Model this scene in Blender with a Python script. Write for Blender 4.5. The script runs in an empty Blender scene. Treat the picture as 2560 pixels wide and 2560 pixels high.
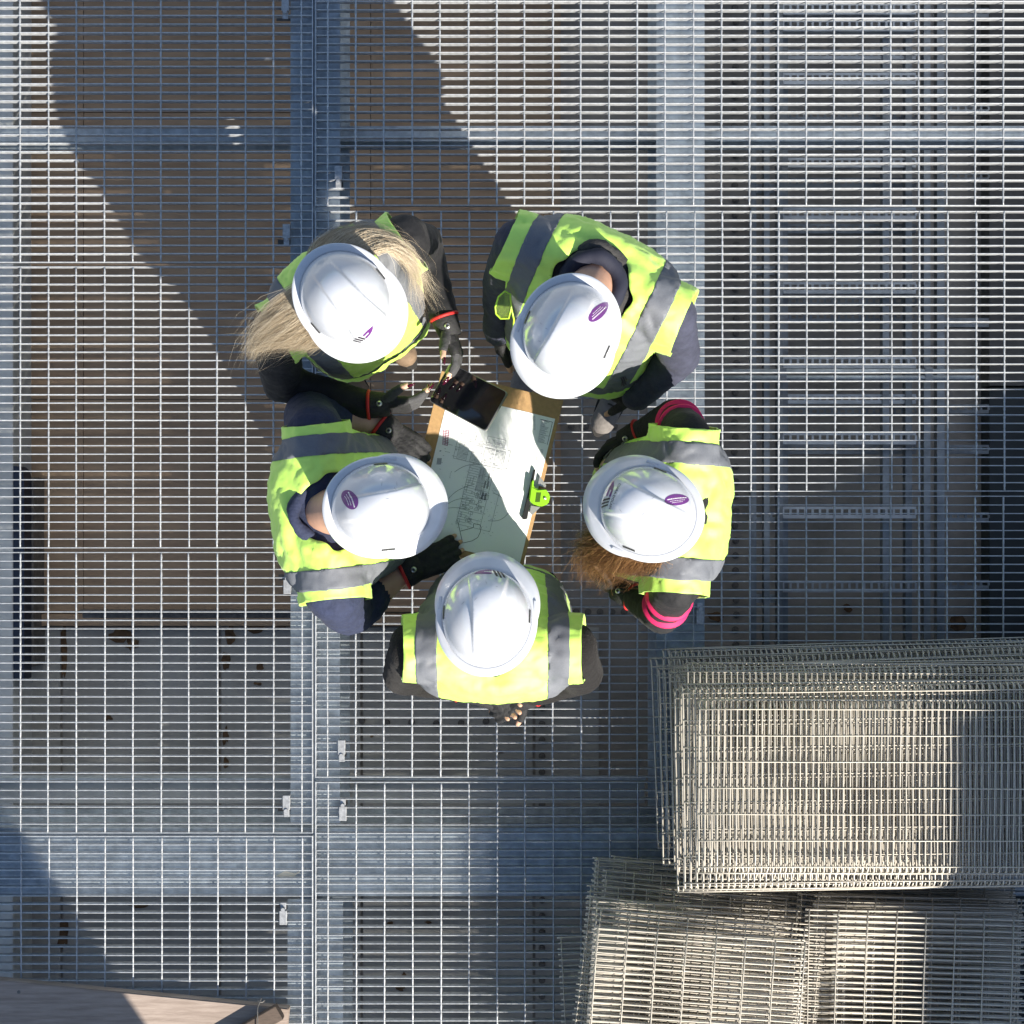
import bpy, bmesh, math, random
import numpy as np
from mathutils import Vector, Matrix, noise
rnd = random.Random(7)
R = math.radians
V = Vector

# ------------------------------------------------------------------ camera, sky, sun, exposure
scene = bpy.context.scene
C = scene.collection
H = 4.8            # camera height above the grating
S = 702.0          # photograph pixels per metre on the grating
SUN_AZ = V((0.562, -0.827))      # horizontal direction towards the sun
SUN_EL = R(37.5)
cam_d = bpy.data.cameras.new('camera')
cam_d.sensor_fit = 'HORIZONTAL'; cam_d.sensor_width = 36
cam_d.angle = 2*math.atan((1280/S)/H)
cam_d.clip_start = 0.05; cam_d.clip_end = 500
cam = bpy.data.objects.new('camera', cam_d); C.objects.link(cam)
cam.location = (0, 0, H); cam.rotation_euler = (0, 0, 0)
scene.camera = cam

world = bpy.data.worlds.new('World'); scene.world = world
world.use_nodes = True
nt = world.node_tree; nt.nodes.clear()
sky = nt.nodes.new('ShaderNodeTexSky'); sky.sky_type = 'NISHITA'; sky.sun_disc = False
sky.sun_elevation = SUN_EL; sky.sun_rotation = math.atan2(SUN_AZ.x, SUN_AZ.y)
sky.air_density = 1.0; sky.dust_density = 0.6; sky.ozone_density = 1.0
bg = nt.nodes.new('ShaderNodeBackground'); bg.inputs['Strength'].default_value = 0.082
out = nt.nodes.new('ShaderNodeOutputWorld')
nt.links.new(sky.outputs[0], bg.inputs[0]); nt.links.new(bg.outputs[0], out.inputs[0])

sd = bpy.data.lights.new('sun', 'SUN'); sd.energy = 5.0; sd.angle = R(0.53); sd.color = (1.0, 0.93, 0.82)
sun = bpy.data.objects.new('sun', sd); C.objects.link(sun)
sun.location = (3, -5, 8)
sdir = V((-SUN_AZ.x*math.cos(SUN_EL), -SUN_AZ.y*math.cos(SUN_EL), -math.sin(SUN_EL)))
sun.rotation_euler = sdir.to_track_quat('-Z', 'Y').to_euler()

vs = scene.view_settings
vs.view_transform = 'Standard'; vs.look = 'None'; vs.gamma = 1.0; vs.use_curve_mapping = False
vs.exposure = 1.0
scene.cycles.max_bounces = 6; scene.cycles.diffuse_bounces = 3; scene.cycles.glossy_bounces = 3
scene.cycles.use_denoising = True

# ------------------------------------------------------------------ helpers
def W(px, py, z=0.0):
    f = (H - z)/H
    return V(((px-1280)/S*f, (1280-py)/S*f, z))

MATS = {}
def mat(name, col, rough=0.6, metal=0.0, var=0.0, vscale=20.0, col2=None, bump=0.0, bscale=60.0,
        coat=0.0, spec=0.5, objvar=0.0, stretch=(1,1,1), sheen=0.0, rough_var=0.0, detail=6.0, vlo=0.35, vhi=0.65):
    if name in MATS: return MATS[name]
    m = bpy.data.materials.new(name); m.use_nodes = True
    t = m.node_tree; b = t.nodes['Principled BSDF']
    b.inputs['Base Color'].default_value = (*col, 1)
    b.inputs['Roughness'].default_value = rough
    b.inputs['Metallic'].default_value = metal
    b.inputs['Specular IOR Level'].default_value = spec
    b.inputs['Coat Weight'].default_value = coat
    b.inputs['Coat Roughness'].default_value = 0.08
    b.inputs['Sheen Weight'].default_value = sheen
    tc = t.nodes.new('ShaderNodeTexCoord')
    mp = t.nodes.new('ShaderNodeMapping'); mp.inputs['Scale'].default_value = stretch
    t.links.new(tc.outputs['Object'], mp.inputs['Vector'])
    colout = None
    if var > 0 or col2 is not None:
        n = t.nodes.new('ShaderNodeTexNoise'); n.inputs['Scale'].default_value = vscale
        n.inputs['Detail'].default_value = detail; n.inputs['Roughness'].default_value = 0.6
        t.links.new(mp.outputs[0], n.inputs['Vector'])
        cr = t.nodes.new('ShaderNodeValToRGB')
        c2 = col2 if col2 is not None else tuple(max(0, c*(1-var)) for c in col)
        c1 = col if col2 is not None else tuple(min(1, c*(1+var*0.6)) for c in col)
        cr.color_ramp.elements[0].position = vlo; cr.color_ramp.elements[0].color = (*c2, 1)
        cr.color_ramp.elements[1].position = vhi; cr.color_ramp.elements[1].color = (*c1, 1)
        t.links.new(n.outputs['Fac'], cr.inputs['Fac'])
        colout = cr.outputs[0]
        if rough_var > 0:
            mr = t.nodes.new('ShaderNodeMapRange')
            mr.inputs['To Min'].default_value = max(0.02, rough-rough_var); mr.inputs['To Max'].default_value = min(1, rough+rough_var)
            t.links.new(n.outputs['Fac'], mr.inputs['Value']); t.links.new(mr.outputs[0], b.inputs['Roughness'])
    if objvar > 0:
        oi = t.nodes.new('ShaderNodeObjectInfo')
        mr = t.nodes.new('ShaderNodeMapRange'); mr.inputs['To Min'].default_value = 1-objvar; mr.inputs['To Max'].default_value = 1+objvar*0.4
        t.links.new(oi.outputs['Random'], mr.inputs['Value'])
        hs = t.nodes.new('ShaderNodeHueSaturation'); hs.inputs['Color'].default_value = (*col, 1)
        t.links.new(mr.outputs[0], hs.inputs['Value'])
        if colout: t.links.new(colout, hs.inputs['Color'])
        colout = hs.outputs[0]
    if colout: t.links.new(colout, b.inputs['Base Color'])
    if bump > 0:
        n2 = t.nodes.new('ShaderNodeTexNoise'); n2.inputs['Scale'].default_value = bscale; n2.inputs['Detail'].default_value = 4
        t.links.new(mp.outputs[0], n2.inputs['Vector'])
        bp = t.nodes.new('ShaderNodeBump'); bp.inputs['Strength'].default_value = bump; bp.inputs['Distance'].default_value = 0.01
        t.links.new(n2.outputs['Fac'], bp.inputs['Height']); t.links.new(bp.outputs[0], b.inputs['Normal'])
    MATS[name] = m
    return m

def tag(o, label=None, cat=None, group=None, kind=None):
    if label: o['label'] = label
    if cat: o['category'] = cat
    if group: o['group'] = group
    if kind: o['kind'] = kind
    return o
def thing(name, loc, label, cat, group=None):
    o = bpy.data.objects.new(name, None); o.empty_display_size = 0.1
    C.objects.link(o); o.location = loc
    return tag(o, label, cat, group)
def link(name, me, m=None, parent=None, kind=None, loc=None, rot=None):
    """a mesh in world coordinates; a child keeps its world place"""
    o = bpy.data.objects.new(name, me); C.objects.link(o)
    if m is not None and not me.materials: me.materials.append(m)
    if loc is not None: o.location = loc
    if rot is not None: o.rotation_euler = rot
    if parent is not None:
        o.parent = parent
        if parent.parent is None: o.matrix_parent_inverse = Matrix.Translation(-parent.location)   # meshes are built in world coordinates
    if kind: o['kind'] = kind
    return o
def me_from(bm, name, smooth=False):
    me = bpy.data.meshes.new(name)
    bm.normal_update(); bm.to_mesh(me); bm.free()
    if smooth:
        me.polygons.foreach_set('use_smooth', [True]*len(me.polygons))
    return me
def box(bm, c, s, rz=0.0, bevel=0.0, rot=None):
    M = Matrix.Translation(c) @ (rot.to_4x4() if rot is not None else Matrix.Rotation(rz, 4, 'Z')) @ Matrix.Diagonal((s[0], s[1], s[2], 1))
    r = bmesh.ops.create_cube(bm, size=1.0, matrix=M)
    if bevel > 0:
        ed = list({e for v in r['verts'] for e in v.link_edges})
        bmesh.ops.bevel(bm, geom=ed, offset=bevel, segments=2, affect='EDGES', profile=0.6)
def box_me(name, c, s, rz=0.0, bevel=0.0, smooth=False):
    bm = bmesh.new(); box(bm, c, s, rz, bevel); return me_from(bm, name, smooth)
def prism(bm, pts, z0, z1):
    a = [bm.verts.new((p[0], p[1], z0)) for p in pts]; b = [bm.verts.new((p[0], p[1], z1)) for p in pts]
    n = len(pts)
    bm.faces.new(b); bm.faces.new(a[::-1])
    for i in range(n): bm.faces.new((a[i], a[(i+1) % n], b[(i+1) % n], b[i]))
    bmesh.ops.recalc_face_normals(bm, faces=bm.faces[:])
def cyl(bm, a, b, r1, r2=None, seg=12):
    a, b = V(a), V(b); d = b-a
    M = Matrix.Translation((a+b)/2) @ d.to_track_quat('Z', 'Y').to_matrix().to_4x4()
    bmesh.ops.create_cone(bm, cap_ends=True, segments=seg, radius1=r1, radius2=r1 if r2 is None else r2, depth=d.length, matrix=M)
def tube(bm, pts, r, seg=6, close=False, taper=None):
    pts = [V(p) for p in pts]; n = len(pts); rings = []
    up = V((0.13, 0.21, 0.97))
    for i, p in enumerate(pts):
        if close: d = pts[(i+1) % n]-pts[i-1]
        else: d = pts[min(i+1, n-1)]-pts[max(i-1, 0)]
        d.normalize()
        x = d.cross(up)
        if x.length < 1e-4: x = d.cross(V((1, 0, 0)))
        x.normalize(); y = d.cross(x)
        rr = r if taper is None else r*taper(i/(n-1))
        rings.append([bm.verts.new(p + x*math.cos(2*math.pi*k/seg)*rr + y*math.sin(2*math.pi*k/seg)*rr) for k in range(seg)])
    m = n if close else n-1
    for i in range(m):
        A, B = rings[i], rings[(i+1) % n]
        for k in range(seg): bm.faces.new((A[k], A[(k+1) % seg], B[(k+1) % seg], B[k]))
    if not close:
        bm.faces.new(rings[0][::-1]); bm.faces.new(rings[-1])

# ------------------------------------------------------------------ materials
GALV = mat('galvanised_bar', (0.50, 0.52, 0.54), rough=0.45, metal=0.4, var=0.24, vscale=45, objvar=0.14, bump=0.12, bscale=220, rough_var=0.08)
GALVB = mat('galvanised_beam', (0.50, 0.56, 0.60), rough=0.55, metal=0.25, var=0.25, vscale=22, bump=0.06, bscale=160, rough_var=0.1)
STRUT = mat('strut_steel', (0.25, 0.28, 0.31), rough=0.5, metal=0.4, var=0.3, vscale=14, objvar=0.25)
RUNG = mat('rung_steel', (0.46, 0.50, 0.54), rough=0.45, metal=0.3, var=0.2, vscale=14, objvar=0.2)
WIRE = mat('wire_steel', (0.54, 0.50, 0.43), rough=0.48, metal=0.35, var=0.14, vscale=30, objvar=0.12)
PLY = mat('plywood', (0.42, 0.30, 0.20), rough=0.75, col2=(0.32, 0.222, 0.145), vscale=3.0, stretch=(1.2, 6, 1), bump=0.1, bscale=30, objvar=0.05)
CONC = mat('deck_concrete', (0.31, 0.29, 0.265), rough=0.85, col2=(0.17, 0.157, 0.14), vscale=4.5, bump=0.15, bscale=40, vlo=0.22, vhi=0.6)
PANC = mat('floor_panel_grey', (0.40, 0.395, 0.375), rough=0.85, col2=(0.27, 0.26, 0.24), vscale=4.0, bump=0.1, bscale=40, vlo=.25, vhi=.6, objvar=.08)
CONC2 = mat('ledge_concrete', (0.52, 0.53, 0.52), rough=0.85, var=0.15, vscale=8, bump=0.1, bscale=70)
STAIN = mat('rust_stain', (0.12, 0.07, 0.035), rough=0.9, var=0.4, vscale=40)
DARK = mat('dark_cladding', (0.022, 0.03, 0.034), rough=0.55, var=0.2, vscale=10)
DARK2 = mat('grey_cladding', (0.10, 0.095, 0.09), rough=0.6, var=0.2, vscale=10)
BLUEP = mat('navy_plastic', (0.012, 0.02, 0.042), rough=0.45, var=0.15, vscale=10)
BOLT = mat('bolt_steel', (0.17, 0.16, 0.15), rough=0.6, metal=0.3, var=0.3, vscale=40)
CLIPM = mat('clip_zinc', (0.40, 0.41, 0.42), rough=0.45, metal=0.5, var=0.25, vscale=90)
WOOD = mat('weathered_board', (0.36, 0.29, 0.245), rough=0.8, col2=(0.25, 0.195, 0.16), vscale=5, stretch=(1.5, 16, 8), bump=0.15, bscale=25)
WOODD = mat('dark_batten', (0.10, 0.072, 0.055), rough=0.8, var=0.3, vscale=20, stretch=(2, 14, 8))

# ------------------------------------------------------------------ the setting below the grating
ZF = -0.95         # deck under the grating
def floor_sheet(name, x0, x1, y0, y1, z, m, parent=None, kind=None, th=0.02):
    me = box_me(name, ((x0+x1)/2, (y0+y1)/2, z-th/2), (x1-x0, y1-y0, th))
    return link(name, me, m, parent, kind)
deck = floor_sheet('floor', -60, 60, -60, 60, ZF, CONC, kind='structure')
tag(deck, 'dark grey stained concrete floor under the grating')
fz = (H-ZF)/H
def F(px, py, z=ZF): return W(px, py, z)
# plywood sheets laid side by side on the floor, left part of the picture
xs = [-2.55, W(213, 0, ZF).x, W(213, 0, ZF).x+1.22, W(1402, 0, ZF).x]
ys = [W(0, 1530, ZF).y, W(0, 1000, ZF).y, W(0, 1000, ZF).y+1.22, 2.9]
for i in range(3):
    for j in range(3):
        g = 0.0015
        floor_sheet('plywood_sheet', xs[i]+g, xs[i+1]-g, ys[j]+g, ys[j+1]-g, ZF+0.021+0.0012*((i+j) % 2), PLY, deck, th=0.018)
# batten strip at the foot of the sheets and the thin steel angle above it
link('edge_batten', box_me('edge_batten', (-1.1, W(0, 1548, ZF).y, ZF+0.03), (2.6, 0.05, 0.05), bevel=0.004), PLY, deck)
ba = thing('steel_angle', (W(400, 1526, -0.75).x, W(400, 1526, -0.75).y, -0.8), 'dark thin steel angle crossing below the grating left of centre', 'steel angle')
bm = bmesh.new(); y = W(0, 1528, -0.75).y
box(bm, (-1.2, y, -0.75), (1.15, 0.012, 0.05)); link('web', me_from(bm, 'web'), BOLT, ba)
bm = bmesh.new(); box(bm, (-1.2, y-0.018, -0.773), (1.15, 0.024, 0.006)); link('foot', me_from(bm, 'foot'), BOLT, ba)
# grey floor panels with joints and rust marks under the lower half
gx = [-2.5, W(157, 0, ZF).x, W(552, 0, ZF).x, W(905, 0, ZF).x, W(1335, 0, ZF).x, W(1500, 0, ZF).x]
ytop = W(0, 1562, ZF).y
for i in range(5):
    floor_sheet('floor_panel', gx[i]+0.006, gx[i+1]-0.006, -3.2, ytop-0.01, ZF+0.013, PANC, deck, th=0.012)
def blob(name, px, py, rx, ry, z, m, parent):
    bm = bmesh.new(); c = W(px, py, z); n = 14; vs_ = []
    ph = rnd.random()*6
    for k in range(n):
        a = 2*math.pi*k/n; q = 0.65+0.5*noise.noise((math.cos(a)*1.5+px, math.sin(a)*1.5+py, ph))
        vs_.append((c.x+math.cos(a)*rx*q, c.y+math.sin(a)*ry*q))
    prism(bm, vs_, z, z+0.0015)
    return link(name, me_from(bm, name), m, parent)
for px, py, rx, ry in [(640, 1572, .06, .03), (575, 1590, .03, .07), (565, 1650, .025, .06), (700, 1568, .04, .02), (300, 1590, .09, .035), (330, 1610, .04, .04),
                       (650, 1665, .025, .03), (270, 1795, .03, .02), (160, 1620, .02, .2), (565, 1840, .02, .06), (565, 1905, .02, .04), (645, 1710, .025, .012),
                       (1020, 1962, .022, .014), (975, 2310, .02, .02), (1000, 2470, .03, .02), (1070, 2305, .02, .01), (1250, 1880, .02, .01), (1010, 2440, .015, .02),
                       (930, 1840, .012, .012), (345, 2262, .07, .02), (160, 2340, .04, .1), (1440, 590, .04, .02), (1560, 620, .03, .03), (2120, 1520, .04, .03), (2390, 1560, .05, .06), (1790, 1540, .05, .03)]:
    blob('rust_stain', px, py, rx, ry, ZF+0.0145, STAIN, deck)
bolt_me = None
def bolts(parent, pts, z, r=0.010, h=0.010):
    global bolt_me
    if bolt_me is None:
        r = 0.010; bm = bmesh.new(); cyl(bm, (0, 0, 0), (0, 0, h*0.4), r*1.5, seg=10); cyl(bm, (0, 0, h*0.4), (0, 0, h*1.6), r, seg=6)
        bolt_me = me_from(bm, 'bolt'); bolt_me.materials.append(BOLT)
    for px, py in pts:
        link('bolt', bolt_me, None, parent, loc=W(px, py, z))
bolts(deck, [(1838+rnd.uniform(-3, 3), 20+i*37) for i in range(44)], ZF+0.001, 0.016)
bolts(deck, [(905+i*62, 1805+rnd.uniform(-4, 4)) for i in range(6)], ZF+0.014)
bolts(deck, [(1355, 1650+i*40) for i in range(22)], ZF+0.014, 0.010)
bolts(deck, [(1320+i*36, 1066) for i in range(8)], ZF+0.001, 0.012)
bolts(deck, [(1440+i*30, 1530) for i in range(9)], ZF+0.001, 0.014)
bolts(deck, [(905+i*60, 2230) for i in range(7)], ZF+0.014)
# concrete ledge along the left edge, dark cladding upstand along the right edge
ZL = -0.72
x1 = W(33, 0, ZL).x
tag(link('concrete_ledge', box_me('concrete_ledge', ((x1-2.95)/2, -0.1, (ZF+ZL)/2), (2.95+x1, 6.2, ZL-ZF), bevel=0.006), CONC2),
    'pale grey concrete ledge below the grating along the left edge', 'ledge')
ZK = -0.85
x2 = W(2473, 0, ZK).x
cl = thing('wall_cladding', (x2+.4, 0, ZF), 'dark cladding panels below the grating along the right edge, blackest at mid height', 'cladding')
for k in range(5):
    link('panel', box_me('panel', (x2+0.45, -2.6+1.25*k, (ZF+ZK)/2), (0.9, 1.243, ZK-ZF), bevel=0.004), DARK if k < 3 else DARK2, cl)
# navy padded bench lying by the ledge
bb = thing('navy_bench', W(55, 1430, ZF), 'long navy blue rounded bench below the grating beside the pale ledge', 'bench')
bm = bmesh.new(); a = W(30, 1165, -0.715); b = W(30, 1700, -0.715)
pts = []
for k in range(9):
    t_ = math.pi/2*k/8; pts.append((x1+0.02+0.055*math.sin(t_)*1.0, a.y-0.055+0.055*math.cos(t_)))
pts = [(x1+0.004, a.y)]+pts+[(x1+0.075, b.y), (x1+0.004, b.y)]
pts = [(x1+(q[0]-x1)*.62, q[1]) for q in pts]; prism(bm, pts, -0.8, -0.715); link('seat', me_from(bm, 'seat'), BLUEP, bb)
link('base', box_me('base', (x1+0.03, (a.y+b.y)/2, (ZF-0.8)/2), (0.05, abs(a.y-b.y)*0.9, -ZF-0.8)), BOLT, bb)

# unseen walls added outside the frame to keep sun from entering under the grating
for nm, c, s in (('sun_block_wall', (0, 3.0, (ZF-0.06)/2), (6.4, 0.15, -ZF-0.06)), ('sun_block_wall', (0, -3.0, (ZF-0.06)/2), (6.4, 0.15, -ZF-0.06))):
    tag(link(nm, box_me(nm, c, s), CONC2), kind='structure')
tag(link('sun_block_wall', box_me('sun_block_wall', (3.15, -0.15, (ZF-0.06)/2), (0.15, 6.3, -ZF-0.06)), CONC2), kind='structure')

# ------------------------------------------------------------------ steel beams
def ibeam(name, c0, c1, ztop, w, h, tf, tw, label, group=None):
    """I section with the flange top at ztop, from c0 to c1 (xy)"""
    root = thing(name, (*( (V(c0)+V(c1))/2), ztop-h), label, 'steel beam', group)
    c0, c1 = V(c0), V(c1); d = (c1-c0); L = d.length; d.normalize(); ang = math.atan2(d.y, d.x); mid = (c0+c1)/2
    link('top_flange', box_me('top_flange', (mid.x, mid.y, ztop-tf/2), (L, w, tf), ang, bevel=0.0025), GALVB, root)
    link('web', box_me('web', (mid.x, mid.y, ztop-h/2), (L, tw, h-2*tf), ang), GALVB, root)
    link('bottom_flange', box_me('bottom_flange', (mid.x, mid.y, ztop-h+tf/2), (L, w, tf), ang), GALVB, root)
    return root
ZB = -0.036
xa = W(788, 0, ZB).x; xb = W(1701, 0, ZB).x; yd = W(0, 2155, ZB).y; wd = 0.246
ibeam('steel_beam', (xa, 2.9), (xa, yd+wd/2+0.012), ZB, 0.178, 0.3, 0.014, 0.009, 'galvanised steel beam under the long grating seam, above the wide cross beam')
ibeam('steel_beam', (xa, yd-wd/2-0.012), (xa, -3.2), ZB, 0.2, 0.3, 0.014, 0.009, 'galvanised steel beam under the long grating seam at the bottom edge')
ibeam('steel_beam', (xb, 2.9), (xb, yd+wd/2+0.012), ZB, 0.174, 0.3, 0.014, 0.009, 'galvanised steel beam running down behind the two people on the right')
ibeam('steel_beam', (xb, yd-wd/2-0.012), (xb, -3.2), ZB, 0.174, 0.3, 0.014, 0.009, 'galvanised steel beam hidden below the lower wire mesh stacks')
ibeam('steel_beam', (-2.2, yd), (3.0, yd), ZB, wd, 0.32, 0.016, 0.011, 'widest galvanised steel beam crossing near the bottom')
# slimmer secondary beams near the top, between the main ones
yc = W(0, 334, -0.2).y
def channel(x0, x1, y, z, w, h, label):
    root = thing('steel_channel', ((x0+x1)/2, y, z-h), label, 'steel channel', 'slim channels crossing near the top')
    link('top_flange', box_me('top_flange', ((x0+x1)/2, y, z-0.004), (x1-x0, w, 0.008), bevel=0.002), GALVB, root)
    link('web', box_me('web', ((x0+x1)/2, y+w/2-0.004, z-h/2-0.004), (x1-x0, 0.007, h-0.016)), GALVB, root)
    link('bottom_flange', box_me('bottom_flange', ((x0+x1)/2, y, z-h+0.004), (x1-x0, w, 0.008)), GALVB, root)
channel(-2.2, xa-0.006, yc, -0.2, 0.06, 0.12, 'slim galvanised channel crossing near the top, left of the seam beam')
channel(xa+0.006, xb-0.006, yc, -0.2, 0.058, 0.12, 'slim galvanised channel crossing near the top, between the two long beams')
channel(xb+0.006, 2.9, yc, -0.2, 0.058, 0.12, 'slim galvanised channel crossing near the top right, over the cable racks')
# olive side lip beside the wide beam
for x0, x1_, lab in ((-2.2, xa-0.1, 'thin steel ledge angle left of the seam beam, above the wide beam'), (xa+0.1, xb-0.1, 'thin steel ledge angle right of the seam beam, above the wide beam')):
    root = thing('ledge_angle', ((x0+x1_)/2, yd+wd/2+0.07, -0.42), lab, 'steel angle')
    link('plate', box_me('plate', ((x0+x1_)/2, yd+wd/2+0.075, -0.33), (x1_-x0, 0.1, 0.008), bevel=0.001), CONC2, root)
    link('upstand', box_me('upstand', ((x0+x1_)/2, yd+wd/2+0.128, -0.30), (x1_-x0, 0.006, 0.06)), GALVB, root)

# ------------------------------------------------------------------ cable racks under the right part
def rail(parent, px, z, y0=2.8, y1=-3.0, w=0.022, h=0.04):
    x = W(px, 0, z).x
    link('rail', box_me('rail', (x, (y0+y1)/2, z-h/2), (w, y0-y1, h)), STRUT, parent)
def rung(parent, px0, px1, py, z, w=0.04, holes=True):
    a = W(px0, py, z); b = W(px1, py, z); L = b.x-a.x
    bm = bmesh.new()
    box(bm, ((a.x+b.x)/2, a.y+w/2-0.005, z-0.002), (L, 0.01, 0.004)); box(bm, ((a.x+b.x)/2, a.y-w/2+0.005, z-0.002), (L, 0.01, 0.004))
    n = int(L/0.028)
    for k in range(n+1):
        box(bm, (a.x+L*k/n, a.y, z-0.002), (0.009, w-0.02, 0.004))
    box(bm, ((a.x+b.x)/2, a.y-w/2-0.002, z-0.018), (L, 0.004, 0.036))
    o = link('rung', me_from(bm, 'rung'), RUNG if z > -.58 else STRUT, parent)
r1 = thing('cable_rack', W(1930, 800, ZF), 'narrow cable rack with two rails, below the grating right of the long beam', 'cable rack')
for px in (1884, 1917, 1950): rail(r1, px, -0.45)
for k in range(8): rung(r1, 1884, 1950, 60+k*205, -0.5, 0.03)
r2 = thing('cable_rack', W(2110, 800, ZF), 'wide cable rack with many perforated rungs, below the grating on the right', 'cable rack')
for px in (1962, 2215, 2272, 2318): rail(r2, px, -0.55, w=0.026)
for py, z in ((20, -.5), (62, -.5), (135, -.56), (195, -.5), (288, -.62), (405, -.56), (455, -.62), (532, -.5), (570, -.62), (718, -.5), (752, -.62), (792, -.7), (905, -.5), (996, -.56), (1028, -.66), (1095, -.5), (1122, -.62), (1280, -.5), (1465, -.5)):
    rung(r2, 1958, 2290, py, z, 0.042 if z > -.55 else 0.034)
r3 = thing('cable_rack', W(2400, 800, ZF), 'short perforated brackets below the grating beside the black cladding', 'cable rack')
rail(r3, 2352, -0.6, w=0.03)
for py in (30, 270, 440, 805, 1021, 1122, 1291, 1460): rung(r3, 2358, 2472, py, -0.62, 0.032)
pr = thing('pipe_run', W(2100, 936, ZF), 'pair of thin steel pipes crossing over the wide cable rack', 'pipes')
for py in (928, 944):
    bm = bmesh.new(); cyl(bm, W(1764, py, -0.4), W(2445, py, -0.4), 0.009, seg=10); link('pipe', me_from(bm, 'pipe', True), GALVB, pr)
for px in (1955, 2320):
    link('saddle', box_me('saddle', W(px, 936, -0.405), (0.03, 0.05, 0.03), bevel=0.003), STRUT, pr)

# ------------------------------------------------------------------ grating panels
def bar_mesh(L, name):
    w, d, c = 0.0017, 0.0255, 0.0010
    prof = [(-w, -d), (w, -d), (w, -c), (w-c, 0), (-w+c, 0), (-w, -c)]
    bm = bmesh.new(); A = [bm.verts.new((-L/2, p[0], p[1])) for p in prof]; B = [bm.verts.new((L/2, p[0], p[1])) for p in prof]
    n = len(prof)
    for i in range(n): bm.faces.new((A[i], A[(i+1) % n], B[(i+1) % n], B[i]))
    bm.faces.new(A[::-1]); bm.faces.new(B); bmesh.ops.recalc_face_normals(bm, faces=bm.faces[:])
    me = me_from(bm, name); me.materials.append(GALV); return me
def rod_mesh(L, name, ph):
    bm = bmesh.new(); n = int(L/0.009); rings = []
    for i in range(n+1):
        y = -L/2+L*i/n; t_ = y/0.06*math.pi+ph
        r_ = 0.0037
        if abs(((y+0.5*0.03) % 0.03)-0.015) < 0.0055: r_ = 0.0045
        rings.append([bm.verts.new((math.cos(t_+k*math.pi/2)*r_, y, math.sin(t_+k*math.pi/2)*r_*0.9)) for k in range(4)])
    for i in range(n):
        for k in range(4): bm.faces.new((rings[i][k], rings[i][(k+1) % 4], rings[i+1][(k+1) % 4], rings[i+1][k]))
    bm.faces.new(rings[0]); bm.faces.new(rings[-1][::-1]); bmesh.ops.recalc_face_normals(bm, faces=bm.faces[:])
    me = me_from(bm, name, True); me.materials.append(GALV); return me
XL0, XL1 = -2.58, W(781, 0).x
XR0, XR1 = W(789, 0).x, 2.78
bar_l = bar_mesh(XL1-XL0, 'bearing_bar'); bar_r = bar_mesh(XR1-XR0, 'bearing_bar')
rods = [rod_mesh(0.9965, 'cross_rod', p) for p in (0.2, 1.1, 2.0)]
def panel(x0, x1, ytop_px, ybot_px, rodpx0, barme, label):
    y1, y0 = W(0, ytop_px).y, W(0, ybot_px).y
    root = thing('steel_grating', ((x0+x1)/2, y0, -0.025), label, 'grating')
    n = 33; xm = (x0+x1)/2
    for k in range(n+1):
        y = y1+(y0-y1)*k/n
        link('bearing_bar', barme, None, root, loc=(xm, y+rnd.uniform(-.0006, .0006), rnd.uniform(-.0005, .0003)), rot=(rnd.uniform(-.03, .03), 0, rnd.uniform(-.0004, .0004)))
    x = W(rodpx0, 0).x
    x -= math.floor((x-(x0+0.02))/0.1)*0.1
    while x < x1-0.012:
        link('cross_rod', rods[rnd.randrange(3)], None, root, loc=(x+rnd.uniform(-.0015, .0015), (y0+y1)/2, -0.0026), rot=(0, rnd.uniform(0, 3), rnd.uniform(-.0015, .0015)))
        x += 0.1003
    for xe in (x0, x1):
        link('end_band', box_me('end_band', (xe, (y0+y1)/2, -0.013), (0.004, y1-y0+0.004, 0.026), bevel=0.001), GALV, root)
lt = ['top left grating panel, mostly in shadow', 'left grating panel beside the long-haired blonde person', 'left grating panel below and behind the person in navy short sleeves', 'bottom left grating panel with the wooden board on it', 'grating panel just above the top left corner of the picture', 'grating panel below the bottom left corner of the picture']
for k, (a, b) in enumerate(((-47, 655), (667, 1369), (1381, 2082), (2091, 2793), (-759, -57), (2803, 3505))):
    panel(XL0, XL1, a, b, 48 if k < 3 else 50, bar_l, 'galvanised steel '+lt[k])
rt = ['top right grating panel with the sunlit bars', 'grating panel under the man with the grey shoes, right of the seam', 'grating panel under the bottom person and the upper mesh stack', 'bottom right grating panel under the lower mesh stacks', 'grating panel below the bottom right corner of the picture', 'grating panel above the top right corner of the picture']
for k, (a, b, r0) in enumerate(((-189, 513, 818.4), (528, 1228, 821), (1241, 1943, 819), (1956, 2658, 820.5), (2669, 3371, 819), (-903, -201, 820))):
    panel(XR0, XR1, a, b, r0, bar_r, 'galvanised steel '+rt[k])

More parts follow.
